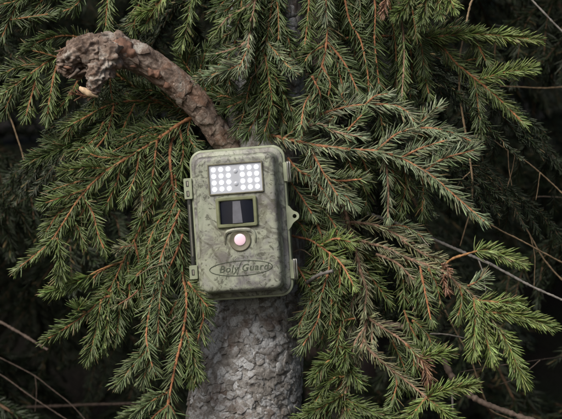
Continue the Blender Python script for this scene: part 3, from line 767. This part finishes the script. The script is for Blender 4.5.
b.twig([(366, 316), (380, 326), (402, 340), (422, 359)], 'o', 16, -4, r=1.6, tone='o').twig([(420, 358), (432, 354), (448, 353)], 'f', -4, -12).twig([(364, 340), (372, 353), (394, 371), (416, 389), (430, 400)], 'o', 14, -12, r=1.6, tone='o')
b.twig([(427, 397), (446, 389), (472, 385)], 'f', -12, -24, densk=1.2).twig([(428, 399), (440, 408), (456, 424)], 'f', -12, -22, densk=1.2).twig([(426, 398), (418, 408), (408, 420)], 'f', -12, -18).twig([(396, 372), (396, 386), (391, 404)], 'g', 2, -4)
b.twig([(406, 344), (414, 352), (414, 366)], 'g', 0, -6).twig([(416, 354), (426, 366), (428, 380)], 'r', -4, -8, lenk=1.2, densk=1.8)
b.twig([(356, 318), (344, 322), (338, 340), (336, 356)], 'g', 18, 4, lenk=0.9).twig([(340, 346), (346, 350), (344, 362)], 'f', 6, -6, tone='g').twig([(348, 356), (328, 362), (314, 378)], 'f', 12, 0, tone='g').twig([(348, 360), (350, 370), (359, 382)], 'f', 10, -4, tone='g')
b.twig([(346, 376), (330, 380), (314, 404)], 'f', 10, 0, tone='g').twig([(344, 394), (336, 398), (300, 420)], 'f', 8, -8, tone='g', densk=1.2).twig([(344, 398), (356, 404), (394, 420)], 'f', 8, -10, tone='g', densk=1.2).twig([(342, 400), (350, 412), (362, 430)], 'f', 4, -8, tone='g')
b.twig([(340, 400), (326, 412), (318, 428)], 'g', 6, -4).twig([(350, 366), (342, 384), (332, 396)], 'g', 14, 8).twig([(352, 232), (366, 256), (378, 266)], 'g', 44, 40).twig([(360, 262), (376, 284), (388, 300)], 'd', 36, 32, tone='g')
b.twig([(362, 284), (352, 304), (350, 330)], 'o', 26, 20, tone='o').twig([(364, 300), (372, 318), (372, 344)], 'o', 20, 14, tone='o').twig([(366, 326), (356, 342), (352, 360)], 'o', 16, 12, tone='o').twig([(360, 270), (366, 290), (364, 312)], 'o', 22, 10, tone='o')
b.twig([(390, 250), (402, 276), (404, 300)], 'd', 34, 34, tone='g').twig([(406, 258), (416, 284), (418, 306)], 'd', 26, 28, tone='g').twig([(402, 240), (424, 254), (440, 258)], 'o', 22, 14).twig([(384, 228), (404, 226), (424, 238)], 'g', 34, 30, tone='b')
b.twig([(392, 340), (404, 366), (408, 388)], 'd', 26, 24).twig([(376, 254), (396, 262), (414, 280)], 'o', 24, 14).twig([(428, 268), (436, 284), (440, 300)], 'g', 4, -2, lenk=0.8).twig([(460, 286), (462, 300), (458, 316)], 'g', -2, -6)
b.twig([(412, 320), (426, 332), (432, 346)], 'g', 16, 8).twig([(404, 310), (410, 326), (418, 340)], 'd', 24, 20, tone='g').twig([(340, 205), (352, 196), (364, 200)], 'd', 58, 54)
b.done()
# ---- reddish twig coming out behind the right edge of the box
b = BR([(268, 222, 60), (288, 234, 44), (308, 240, 30), (321, 246, 20), (336, 258, 10), (345, 268, 4), (354, 286, -4)], 'p', r0=1.4, r1=0.9, bare=0.42, tone='f', lenk=0.85)
b.twig([(320, 246), (334, 240), (351, 242)], 'p', 20, 8, tone='f', lenk=0.8).twig([(296, 200), (310, 212), (319, 228), (323, 246), (324, 264)], 'p', 44, 20, bare=0.1).twig([(310, 200), (324, 212), (335, 226), (338, 240)], 'p', 40, 24)
b.twig([(296, 264), (304, 276), (313, 292)], 'p', 30, 14, tone='f', lenk=0.8).twig([(330, 254), (328, 270), (322, 296), (318, 318), (303, 346)], 'p', 14, -2).twig([(290, 254), (302, 250), (312, 256)], 'x', 30, 24).twig([(288, 216), (300, 222), (306, 232)], 'g', 44, 36)
b.twig([(326, 280), (332, 300), (330, 326)], 'g', 14, 8).twig([(322, 290), (310, 304), (298, 328)], 'g', 20, 12, tone='p').twig([(336, 258), (340, 280), (336, 306)], 'g', 16, 10).twig([(316, 244), (314, 264), (306, 284)], 'd', 32, 26).twig([(326, 270), (316, 282), (310, 300)], 'p', 22, 16)
b.twig([(336, 290), (342, 312), (334, 332)], 'g', 20, 14).twig([(320, 300), (326, 320), (322, 340)], 'd', 26, 22)
b.done()

# ---- bare dead branches of the same tree
def bare(pts, r0, r1, colr, parent, name='dead_branch', forks=(), sep=1.4, lab=None):
    g = np.random.default_rng(int(abs(pts[0][0]) * 7 + abs(pts[-1][1])) + 5)
    P = np.array([at(*p) for p in pts])
    P[1:-1] += g.normal(0, 0.5 * PX, P[1:-1].shape) * (pts[-1][2] < 350)
    Ls = np.concatenate([[0], np.cumsum(np.linalg.norm(np.diff(P, axis=0), axis=1))])
    n = max(8, int(Ls[-1] / (1.8 * PX)))
    sl = np.linspace(0, Ls[-1], n)
    C = np.stack([np.interp(sl, Ls, P[:, j]) for j in range(3)], 1)
    for _ in range(3):                              # round the corners
        Cp = np.pad(C, ((3, 3), (0, 0)), mode='reflect', reflect_type='odd')
        C = sum(Cp[k:k + n] for k in range(7)) / 7
    wob = np.cumsum(g.normal(0, 0.07, (n, 3)), 0); wob -= np.linspace(0, 1, n)[:, None] * wob[-1]
    C = C + wob * PX
    rad = np.linspace(r0, r1, n) * PX * (1 + 0.16 * g.normal(0, 1, n))
    V, F4, F3 = tube_np(C, rad, 7)
    c = np.array(colr)[None] * np.repeat(1 + 0.25 * np.array([noise.noise(Vector((i * 0.21, pts[0][0], 0))) for i in range(n)]), 7)[:, None]
    c = np.vstack([c, c[:1], c[-1:]])
    o = link(name, mesh_np(name, V, [F4, F3], M['stem'], col=c), parent)
    if lab: o['label'] = lab
    for f in forks:
        bare(f[0], f[1], f[2], f[3] if len(f) > 3 else colr, o, 'twig')
    return o
GREY, BRN, OCH = (0.28, 0.26, 0.235), (0.16, 0.12, 0.095), (0.30, 0.215, 0.13)
bare([(278, 300, 90), (320, 310, 74), (378, 323, 50), (404, 327, 42), (426, 336, 34), (440, 352, 28), (447, 370, 24), (460, 388, 20), (482, 402, 18), (520, 417, 14), (590, 436, 10)], 4.0, 2.6, BRN, tree,
     forks=[([(452, 380, 22), (452, 398, 18), (454, 430, 14)], 1.3, 0.9, GREY), ([(426, 334, 33), (446, 334, 34), (468, 339, 36)], 0.9, 0.6, GREY), ([(420, 330, 36), (408, 292, 46), (398, 262, 52)], 1.2, 0.8, BRN)])
bare([(276, 196, 92), (340, 206, 84), (394, 221, 76), (430, 236, 70), (460, 251, 66), (490, 264, 62), (530, 285, 58), (590, 312, 54)], 2.2, 1.1, GREY, tree,
     forks=[([(478, 258, 64), (483, 272, 64), (487, 298, 64)], 0.9, 0.5)])
bare([(290, 300, 84), (308, 282, 16), (320, 275, -2), (333, 271, -8)], 2.4, 1.9, (0.15, 0.14, 0.13), tree, name='stub')

# ------------------------------------------------------------------ the camera trap
TC = Vector(at(241, 223, 0))
trap = empty('trail_camera', TC)
trap.rotation_euler = Euler((R(-1.5), R(-4.2), R(-8.5)), 'XYZ')
tag(trap, 'camouflage green trail camera box fixed upright against the spruce trunk', 'camera')

def lp(name, me, parent=None):
    o = bpy.data.objects.new(name, me); COL.objects.link(o); o.parent = parent or trap
    return o

def rrect(w, h, r, n=8, cx=0, cz=0):
    pts = []
    for (sx, sz, a0) in ((1, 1, 0), (-1, 1, 90), (-1, -1, 180), (1, -1, 270)):
        for i in range(n + 1):
            a = R(a0 + 90 * i / n)
            pts.append((cx + sx * (w / 2 - r) + r * math.cos(a), cz + sz * (h / 2 - r) + r * math.sin(a)))
    return np.array(pts)

def loft(loops, closed0=True, closed1=True):
    """loops: list of (pts2d (n,2), y) -> mesh data in photo pixels"""
    n = len(loops[0][0])
    V = np.vstack([np.column_stack([p[:, 0], np.full(n, y) if np.isscalar(y) else y, p[:, 1]]) for p, y in loops])
    j = np.arange(n); k = (j + 1) % n
    F4 = np.vstack([np.stack([q * n + j, q * n + k, (q + 1) * n + k, (q + 1) * n + j], 1) for q in range(len(loops) - 1)])
    F3 = []
    for c, q in ((closed0, 0), (closed1, len(loops) - 1)):
        if c:
            V = np.vstack([V, V[q * n:(q + 1) * n].mean(0)[None]])
            i = len(V) - 1
            F3.append(np.stack([np.full(n, i), q * n + (k if q == 0 else j), q * n + (j if q == 0 else k)], 1))
    return V, [F4] + ([np.vstack(F3)] if F3 else [])

def part(name, VF, m, parent=None, smooth=True, sharp=35):
    V, F = VF
    me = mesh_np(name, np.asarray(V) * PX, F, m, smooth)
    bm = bmesh.new(); bm.from_mesh(me); bmesh.ops.recalc_face_normals(bm, faces=bm.faces); bm.to_mesh(me); bm.free()
    if smooth: me.set_sharp_from_angle(angle=R(sharp))
    return lp(name, me, parent)

W, H = 97, 151
housing = part('housing', loft([(rrect(W - 8, H - 8, 10), 36), (rrect(W - 6, H - 6, 11), 33), (rrect(W - 5, H - 5, 11), 4.2), (rrect(W - 1, H - 1, 12.5), 3.8), (rrect(W, H, 13), 3.0), (rrect(W, H, 13), 0.6), (rrect(W - 1.2, H - 1.2, 12.5), 0.1), (rrect(W - 4, H - 4, 11), 0.0)]), M['flange'])
housing['label'] = 'pale sage rear shell with a rim round the cover'
prof = [(2.0, 0.05), (2.2, -1.6), (3.2, -2.4), (6.2, -2.4), (6.8, -3.0), (7.6, -14), (8.4, -18.0), (9.6, -19.8), (11.4, -20.5), (14, -20.6)]
cover = part('front_cover', loft([(rrect(W - 2 * i, H - 2 * i, max(3.5, 13 - i * 0.62)), y) for i, y in prof], closed0=False), M['camo'], sharp=50)
FY = -20.6   # face plane
def bx(cx, cz, w, h, y0, y1, r=1.0, bev=0.4):
    s = 1 if y1 > y0 else -1
    return loft([(rrect(w, h, r, 4, cx, cz), y0), (rrect(w, h, r, 4, cx, cz), y1 - s * bev), (rrect(w - 2 * bev, h - 2 * bev, max(r - bev, 0.2), 4, cx, cz), y1)])
def frame(cx, cz, w, h, t, y0, y1, r=1.5, bev=0.5):
    a = rrect(w, h, r, 5, cx, cz); a2 = rrect(w - 2 * bev, h - 2 * bev, max(r - bev, .3), 5, cx, cz)
    b2 = rrect(w - 2 * t + 2 * bev, h - 2 * t + 2 * bev, max(r * 0.5, .3), 5, cx, cz); b_ = rrect(w - 2 * t, h - 2 * t, max(r * 0.4, .25), 5, cx, cz)
    V, F = loft([(a, y0), (a, y1 + bev), (a2, y1), (b2, y1), (b_, y1 + bev), (b_, y0)], False, False)
    return V, F
# light window
LX, LZ = 1.3, 44
win = part('light_window', frame(LX, LZ, 55.4, 31, 1.4, FY + 0.8, FY - 1.8, 1.2, 0.3), M['recess'])
pan = part('reflector_panel', bx(LX, LZ, 53, 28.5, FY + 0.6, FY - 0.3, 0.8, 0.2), M['panel'], win)
def dome(cx, cz, r, y, hgt, n=12):
    return loft([(np.array([(cx + r * q * math.cos(t), cz + r * q * math.sin(t)) for t in np.linspace(0, 2 * np.pi, n, endpoint=False)]), y - hgt * math.sqrt(max(0, 1 - q * q)) if q < 1 else y + 0.3) for q in (1, 0.96, 0.8, 0.5, 0.2)], False, True)
for ix, cx in enumerate((-21.8, -14.4, -7.0, 7.0, 14.2, 21.4)):
    for iz in range(4):
        part('led', dome(LX + cx, LZ + 9.6 - 6.45 * iz, 2.35, FY - 0.25, 1.3), M['led'], win)
for iz in (7, -5.5):
    part('led', dome(LX + 0.2, LZ + iz, 2.4, FY - 0.25, 1.0), M['led_dim'], win)
# motion sensor window
SX, SZ = 0.4, 10.5
hood = part('sensor_window', frame(SX, SZ, 41, 30, 3.6, FY + 0.8, FY - 3.4, 2.2, 0.8), M['bezel'])
def barrel(cx, cz, w0, w1, h, y0, bulge, n=14, half=None):
    half = half or w0 / 2
    V = []
    for i in range(n + 1):
        t = -1 + 2 * i / n
        for z, w in ((h / 2, w0), (-h / 2, w1)):
            x = t * w / 2
            V.append((cx + x, y0 - bulge * (1 - (x / half) ** 2), cz + z))
    for i in range(n + 1):
        for q in (0, 1): V.append((V[i * 2 + q][0], FY + 1.5, V[i * 2 + q][2]))
    F = []
    o = 2 * (n + 1)
    for i in range(n):
        a = 2 * i
        F += [(a, a + 2, a + 3, a + 1), (o + a, o + a + 1, o + a + 3, o + a + 2), (a, o + a, o + a + 2, a + 2), (a + 1, a + 3, o + a + 3, o + a + 1)]
    F += [(0, 1, o + 1, o), (2 * n, o + 2 * n, o + 2 * n + 1, 2 * n + 1)]
    return np.array(V), [np.array(F)]
part('sensor_lens', barrel(SX, SZ, 33.2, 33.2, 22.2, FY - 0.6, 3.2), M['lens'], hood)
part('sensor_strip', barrel(SX + 0.6, SZ - 0.2, 7.6, 10.0, 21.6, FY - 0.9, 3.2, 6, 16.6), M['strip'], hood)
# round lens under a small brow
ZX, ZZ = 1.6, -17.5
cir = lambda r, cx=ZX, cz=ZZ, n=40: np.array([(cx + r * math.cos(t), cz + r * math.sin(t)) for t in np.linspace(0, 2 * np.pi, n, endpoint=False)])
eye = part('lens_mount', loft([(cir(11.2), FY + 0.6), (cir(11.0), FY - 1.0), (cir(10.2), FY - 1.6), (cir(9.2), FY - 1.3), (cir(7.2), FY - 0.4), (cir(6.0), FY - 0.3)], False, True), M['recess'])
part('lens', dome(ZX, ZZ + 0.5, 5.9, FY - 0.6, 0.9, 28), M['pink'], eye)
arc = [(ZX + 15.2, ZZ - 3.5), (ZX + 15.0, ZZ + 4), (ZX + 12.5, ZZ + 8.6), (ZX + 7, ZZ + 10.2), (ZX, ZZ + 10.6), (ZX - 7, ZZ + 10.2), (ZX - 12.5, ZZ + 8.6), (ZX - 15.0, ZZ + 4), (ZX - 15.2, ZZ - 3.5)]
C, _ = resample(np.array([(x, FY - 0.2, z) for x, z in arc]), 0.8)
tt = np.linspace(0, 1, len(C)); V, F4, F3 = tube_np(C, 0.5 + 1.9 * np.sin(np.pi * tt) ** 0.6, 8)
part('lens_brow', (V, [F4, F3]), M['camo'])
# hinge, left
for cz, hh in ((38, 21), (-46, 14)):
    hg = part('hinge', bx(-W / 2 - 2.4, cz, 8.4, hh, 3.2, -3.6, 1.2), M['flange'])
    for q in range(2 if hh > 18 else 1):
        part('hinge_slot', bx(-W / 2 - 2.8, cz + (5.0 - 10 * q if hh > 18 else 0), 2.8, 6.0, -3.0, -3.9, 0.4, 0.1), M['dark_metal'], hg)
        part('hinge_knuckle', bx(-W / 2 - 2.4, cz + (5.0 - 10 * q if hh > 18 else 0), 1.1, 4.4, -3.4, -4.4, 0.3, 0.1), M['metal'], hg)
V, F4, F3 = tube_np(np.array([(-W / 2 - 2.6, -0.6, z) for z in np.linspace(28, -40, 12)]), np.full(12, 2.2), 10)
rod = part('hinge_pin', (V, [F4, F3]), M['dark_metal'])
V, F4, F3 = tube_np(np.array([(-W / 2 - 2.2, -2.9, z) for z in np.linspace(22, -30, 12)]), np.full(12, 0.75), 8)
part('hinge_wire', (V, [F4, F3]), M['metal'], rod)
# latches, right
for cz in (47.5, -49.5):
    lt = part('latch', bx(W / 2 + 0.6, cz, 5.4, 19, 3.4, -2.2, 1.0), M['flange'])
    for dx in (2.6, 4.9):
        cc, _ = resample(np.array([(W / 2 + dx - 2, -0.5, cz + 9.6), (W / 2 + dx, -3.0, cz + 9.0), (W / 2 + dx, -3.4, cz), (W / 2 + dx, -3.0, cz - 9.0), (W / 2 + dx - 2, -0.5, cz - 9.6)]), 1.0)
        V, F4, F3 = tube_np(cc, np.full(len(cc), 0.85), 8)
        part('latch_wire', (V, [F4, F3]), M['metal'], lt)
# lug with a hole for a padlock
def lug():
    out = [(W / 2 - 2, 14), (W / 2 + 1, 13.5), (W / 2 + 4.5, 9), (W / 2 + 9.0, 6.5), (W / 2 + 10.6, 3.5), (W / 2 + 9.8, 0.3), (W / 2 + 7, -1.6), (W / 2 + 4.0, -4), (W / 2 + 1, -8.5), (W / 2 - 2, -9)]
    n = 40
    P, _ = resample(np.array([(x, 0, z) for x, z in out + out[:1]]), 1)
    idx = np.linspace(0, len(P) - 1, n + 1)[:-1]
    o = np.stack([np.interp(idx, np.arange(len(P)), P[:, 0]), np.interp(idx, np.arange(len(P)), P[:, 2])], 1)
    hx, hz, hr = W / 2 + 6.0, 3.0, 2.1
    a = np.arctan2(o[:, 1] - hz, o[:, 0] - hx)
    h = np.stack([hx + hr * np.cos(a), hz + hr * np.sin(a)], 1)
    V, F = loft([(h, 3.2), (o, 3.2), (o, -0.6), (h, -0.6)], False, False)
    m = n; j = np.arange(m); k = (j + 1) % m
    F.append(np.stack([3 * m + j, 3 * m + k, k, j], 1))
    return V, F
part('padlock_lug', lug(), M['flange'], sharp=30)
# mount behind the housing, touching the trunk
part('mounting_bracket', bx(4, 0, 34, 60, 35.5, 62, 3, 1), M['dark_metal'])
# oval badge with lettering
el = np.array([(0.5 + 31.5 * math.cos(t), FY - 0.15, -45.0 + 7.3 * math.sin(t)) for t in np.linspace(0, 2 * np.pi, 73)])
V, F4, F3 = tube_np(el, np.full(73, 0.40), 6)
badge = part('badge_ring', (V, [F4, F3]), M['print'])
def text(body, size, x, z, m, parent, shear=0.25, ext=0.2, name='lettering', sx=1.0):
    cu = bpy.data.curves.new('t', 'FONT'); cu.body = body; cu.size = size * PX; cu.extrude = ext * PX; cu.shear = shear; cu.offset = 0.12 * PX
    cu.align_x = 'CENTER'; cu.align_y = 'CENTER'; cu.resolution_u = 3; cu.space_character = 1.1
    to = bpy.data.objects.new('t', cu); COL.objects.link(to)
    bpy.context.view_layer.update()
    me = bpy.data.meshes.new_from_object(to.evaluated_get(bpy.context.evaluated_depsgraph_get()))
    bpy.data.objects.remove(to); bpy.data.curves.remove(cu)
    me.name = name
    me.transform(Matrix.Translation(Vector((x, FY - 0.05, z)) * PX) @ Matrix.Rotation(R(90), 4, 'X') @ Matrix.Scale(sx, 4, Vector((1, 0, 0))))
    me.materials.clear(); me.materials.append(m)
    return lp(name, me, parent)
text('Boly', 9.6, -12.2, -45.4, M['print'], badge, sx=1.02)
text('Guard', 9.6, 14.2, -45.0, M['print'], badge, sx=1.02)
V, F4, F3 = tube_np(np.array([(-3.8, FY - 0.1, -51.4), (-1.6, FY - 0.1, -45), (1.2, FY - 0.1, -38.6)]), np.full(3, 0.35), 6)
part('badge_slash', (V, [F4, F3]), M['print'], badge)

# ------------------------------------------------------------------ spruces behind
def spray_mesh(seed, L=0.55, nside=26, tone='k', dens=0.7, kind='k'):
    g = np.random.default_rng(seed)
    P = np.array([(0, 0, 0), (L * 0.35, g.normal(0, .02), 0.015), (L * 0.7, g.normal(0, .03), -L * 0.06), (L, g.normal(0, .03), -L * 0.22)])
    C, _ = resample(P, 0.006)
    T, _, _ = frames(C)
    VV, F4s, F3s, cc, mi4, mi3, off = [], [], [], [], [], [], 0
    lines = [(C, 1.8)]
    for i in range(nside):
        u = 0.12 + 0.85 * (i + g.random()) / nside
        k = int(u * (len(C) - 1)); p, t = C[k], T[k]
        sg = 1 if i % 2 else -1
        a = R(55 + g.normal(0, 8)); ln = L * g.uniform(0.28, 0.45) * (1.12 - u)
        d = unit(t * math.cos(a) + np.array((0, sg * math.sin(a), 0)) + np.array((0, 0, -0.25 - g.random() * 0.3)))
        q = np.array([p, p + d * ln * .5, p + d * ln + np.array((0, 0, -ln * 0.25))])
        Cq, _ = resample(q, 0.006); lines.append((Cq, 0.9))
        if ln > 0.1:
            for s2 in (-1, 1):
                k2 = int(len(Cq) * g.uniform(0.3, 0.6)); d2 = unit(d + s2 * 0.8 * t + np.array((0, 0, -0.2)))
                q2 = np.array([Cq[k2], Cq[k2] + d2 * ln * 0.4]); lines.append((resample(q2, 0.006)[0], 0.8))
    for Cq, r in lines:
        V, F4, F3, c = stem_geo(Cq, 'k', r, r * 0.6, g)
        VV.append(V); F4s.append(F4 + off); F3s.append(F3 + off); mi4 += [0] * len(F4); mi3 += [0] * len(F3); cc.append(c); off += len(V)
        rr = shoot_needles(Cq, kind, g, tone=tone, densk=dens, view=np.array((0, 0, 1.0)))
        V, F4, F3, c = rr
        VV.append(V); F4s.append(F4 + off); F3s.append(F3 + off); mi4 += [1] * len(F4); mi3 += [1] * len(F3); cc.append(c); off += len(V)
    return mesh_np('branch', np.vstack(VV), [np.vstack(F4s), np.vstack(F3s)], [M['stem'], M['needle']], col=np.vstack(cc), midx=mi4 + mi3)
SPR = [spray_mesh(50 + i, 0.5 + 0.08 * i) for i in range(3)]

def place_spray(parent, base, yaw, pitch, scale, roll=0.0, name='branch', v=None):
    o = bpy.data.objects.new(name, SPR[random.randrange(3) if v is None else v]); COL.objects.link(o); o.parent = parent
    o.location = Vector(base) - parent.location
    o.rotation_euler = Euler((roll, pitch, yaw), 'XYZ'); o.scale = (scale,) * 3
    return o

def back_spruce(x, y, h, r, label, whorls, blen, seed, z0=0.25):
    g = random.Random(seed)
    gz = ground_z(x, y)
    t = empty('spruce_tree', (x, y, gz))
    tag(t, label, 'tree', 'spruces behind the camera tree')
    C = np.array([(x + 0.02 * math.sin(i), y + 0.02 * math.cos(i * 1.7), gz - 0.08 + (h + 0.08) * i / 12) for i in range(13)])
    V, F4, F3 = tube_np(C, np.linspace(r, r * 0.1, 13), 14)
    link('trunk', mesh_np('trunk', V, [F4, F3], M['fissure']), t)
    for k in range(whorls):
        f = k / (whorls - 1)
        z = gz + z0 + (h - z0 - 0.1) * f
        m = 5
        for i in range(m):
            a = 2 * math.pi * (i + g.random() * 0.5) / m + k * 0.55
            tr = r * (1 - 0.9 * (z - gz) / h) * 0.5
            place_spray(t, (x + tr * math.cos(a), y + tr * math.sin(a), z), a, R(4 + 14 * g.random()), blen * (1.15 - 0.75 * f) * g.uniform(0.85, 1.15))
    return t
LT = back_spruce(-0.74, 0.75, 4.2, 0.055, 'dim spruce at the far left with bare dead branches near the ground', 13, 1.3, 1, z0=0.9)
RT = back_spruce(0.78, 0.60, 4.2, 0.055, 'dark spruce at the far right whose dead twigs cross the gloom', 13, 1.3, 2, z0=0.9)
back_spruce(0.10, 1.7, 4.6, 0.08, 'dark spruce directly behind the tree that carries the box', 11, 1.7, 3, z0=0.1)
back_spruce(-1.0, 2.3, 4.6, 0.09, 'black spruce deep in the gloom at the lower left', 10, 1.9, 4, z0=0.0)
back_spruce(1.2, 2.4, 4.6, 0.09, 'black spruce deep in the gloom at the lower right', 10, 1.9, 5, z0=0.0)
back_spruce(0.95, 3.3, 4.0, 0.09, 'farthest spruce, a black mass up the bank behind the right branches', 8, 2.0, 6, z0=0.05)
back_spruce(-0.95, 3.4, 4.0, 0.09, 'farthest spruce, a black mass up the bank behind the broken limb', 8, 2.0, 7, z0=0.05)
back_spruce(-0.62, 1.45, 3.4, 0.05, 'small dark spruce filling the gap left of the drooping left branches', 9, 1.2, 8, z0=0.2)
# dead twigs reaching in from the right spruce and sticks from the left one
def bare_r(pts, r0, r1, colr, parent, forks=()):
    near = lambda q: [(p[0], p[1], p[2] * 0.42 if p[2] < 460 else p[2]) for p in q]
    return bare(near(pts), r0 * 1.1, r1 * 1.15, colr, parent, forks=[(near(f[0]), f[1] * 1.2, f[2] * 1.2) for f in forks])
def RX(y, d=640): return (902, y, d)
bare_r([RX(60), (700, 60, 500), (600, 62, 430), (562, 33, 400), (545, 15, 395), (528, -4, 390)], 2.0, 0.9, GREY, RT)
bare_r([RX(420), (660, 350, 480), (600, 313, 420), (560, 278, 380), (545, 260, 370), (530, 235, 360), (515, 210, 350), (506, 192, 345), (490, 180, 340), (470, 172, 335)], 2.0, 0.7, OCH, RT,
     forks=[([(506, 192, 345), (512, 170, 345), (516, 150, 345)], 0.5, 0.3), ([(530, 236, 360), (536, 256, 365), (534, 290, 370)], 0.6, 0.3), ([(490, 180, 340), (468, 188, 340), (456, 190, 340)], 0.6, 0.3)])
bare_r([RX(250), (660, 250, 440), (580, 210, 360), (540, 173, 340), (525, 161, 335), (508, 151, 330), (488, 136, 325)], 1.8, 0.6, OCH, RT,
     forks=[([(508, 151, 330), (509, 170, 330), (512, 186, 330)], 0.5, 0.3), ([(540, 173, 340), (538, 190, 340), (536, 200, 340)], 0.5, 0.3)])
bare_r([RX(330), (640, 300, 420), (560, 262, 300), (525, 243, 260), (505, 233, 250), (484, 221, 240)], 1.6, 0.7, OCH, RT)
bare_r([RX(20), (640, -20, 420), (520, -40, 300), (470, 0, 260), (458, 60, 240), (458, 96, 235), (463, 120, 230), (468, 150, 225), (471, 178, 220), (472, 207, 220)], 1.9, 0.9, OCH, RT,
     forks=[([(470, 172, 222), (460, 180, 222), (456, 188, 222)], 0.6, 0.4), ([(472, 206, 220), (468, 222, 218), (460, 246, 216)], 0.8, 0.6)])
bare_r([RX(430), (660, 430, 460), (540, 430, 340), (490, 412, 260), (482, 390, 240), (470, 355, 230), (456, 330, 225), (445, 310, 220)], 1.6, 0.8, OCH, RT)
bare_r([RX(330), (700, 350, 520), (600, 352, 460), (520, 362, 430), (460, 372, 420)], 1.3, 0.5, BRN, RT, forks=[([(540, 360, 438), (520, 378, 430), (500, 384, 428)], 0.6, 0.3)])
bare_r([RX(150), (700, 170, 540), (600, 200, 500), (540, 196, 480), (490, 206, 470)], 1.2, 0.4, BRN, RT)
bare_r([RX(100), (700, 100, 560), (600, 84, 520), (540, 88, 500), (500, 86, 490)], 1.2, 0.5, OCH, RT)
def LX_(y, d=800): return (-274, y, d)
DRK = (0.085, 0.062, 0.05)
bare([LX_(200), (0, 321, 440), (20, 333, 420), (48, 350, 400)], 2.4, 1.7, DRK, LT)
bare([LX_(260), (0, 357, 520), (35, 375, 500), (70, 403, 480), (96, 432, 470)], 1.0, 0.6, DRK, LT, forks=[([(35, 375, 500), (37, 392, 500), (35, 412, 500)], 0.7, 0.4)])
bare([LX_(250), (0, 374, 500), (35, 399, 480), (80, 428, 460)], 1.0, 0.7, DRK, LT)
bare([LX_(414), (0, 408, 900), (145, 403, 900)], 3.0, 2.0, DRK, LT)
bare([LX_(90), (-80, 70, 640), (0, 96, 520), (12, 122, 510), (20, 146, 505), (29, 178, 500)], 1.4, 0.6, OCH, LT)
# crown of the carrying tree above the frame
for k in range(9):
    z = 1.80 + k * 0.24
    for i in range(6):
        a = 2 * math.pi * (i + random.random() * 0.5) / 6 + k * 0.5
        fr = -math.sin(a)
        if fr > -0.15 and k < 7: continue
        place_spray(tree, (-0.012 + 0.02 * math.cos(a), 0.08 + 0.02 * math.sin(a), z), a, R(-4 + 10 * random.random()), 1.5 - 0.09 * k)
# and its lower and rear boughs
for (px, py, d, yaw, pit, sc_) in ((262, 40, 100, 135, 12, 0.75), (262, -10, 100, 120, 2, 0.8), (264, 30, 104, 95, 6, 0.8), (266, 60, 104, 110, 10, 0.7), (268, 20, 100, 40, 8, 0.75), (266, 90, 104, 20, 14, 0.6), (266, 130, 110, 70, 16, 0.8),
                                   (262, 200, 110, 50, 22, 0.6)):
    place_spray(tree, at(px, py, d), R(yaw), R(pit), sc_)
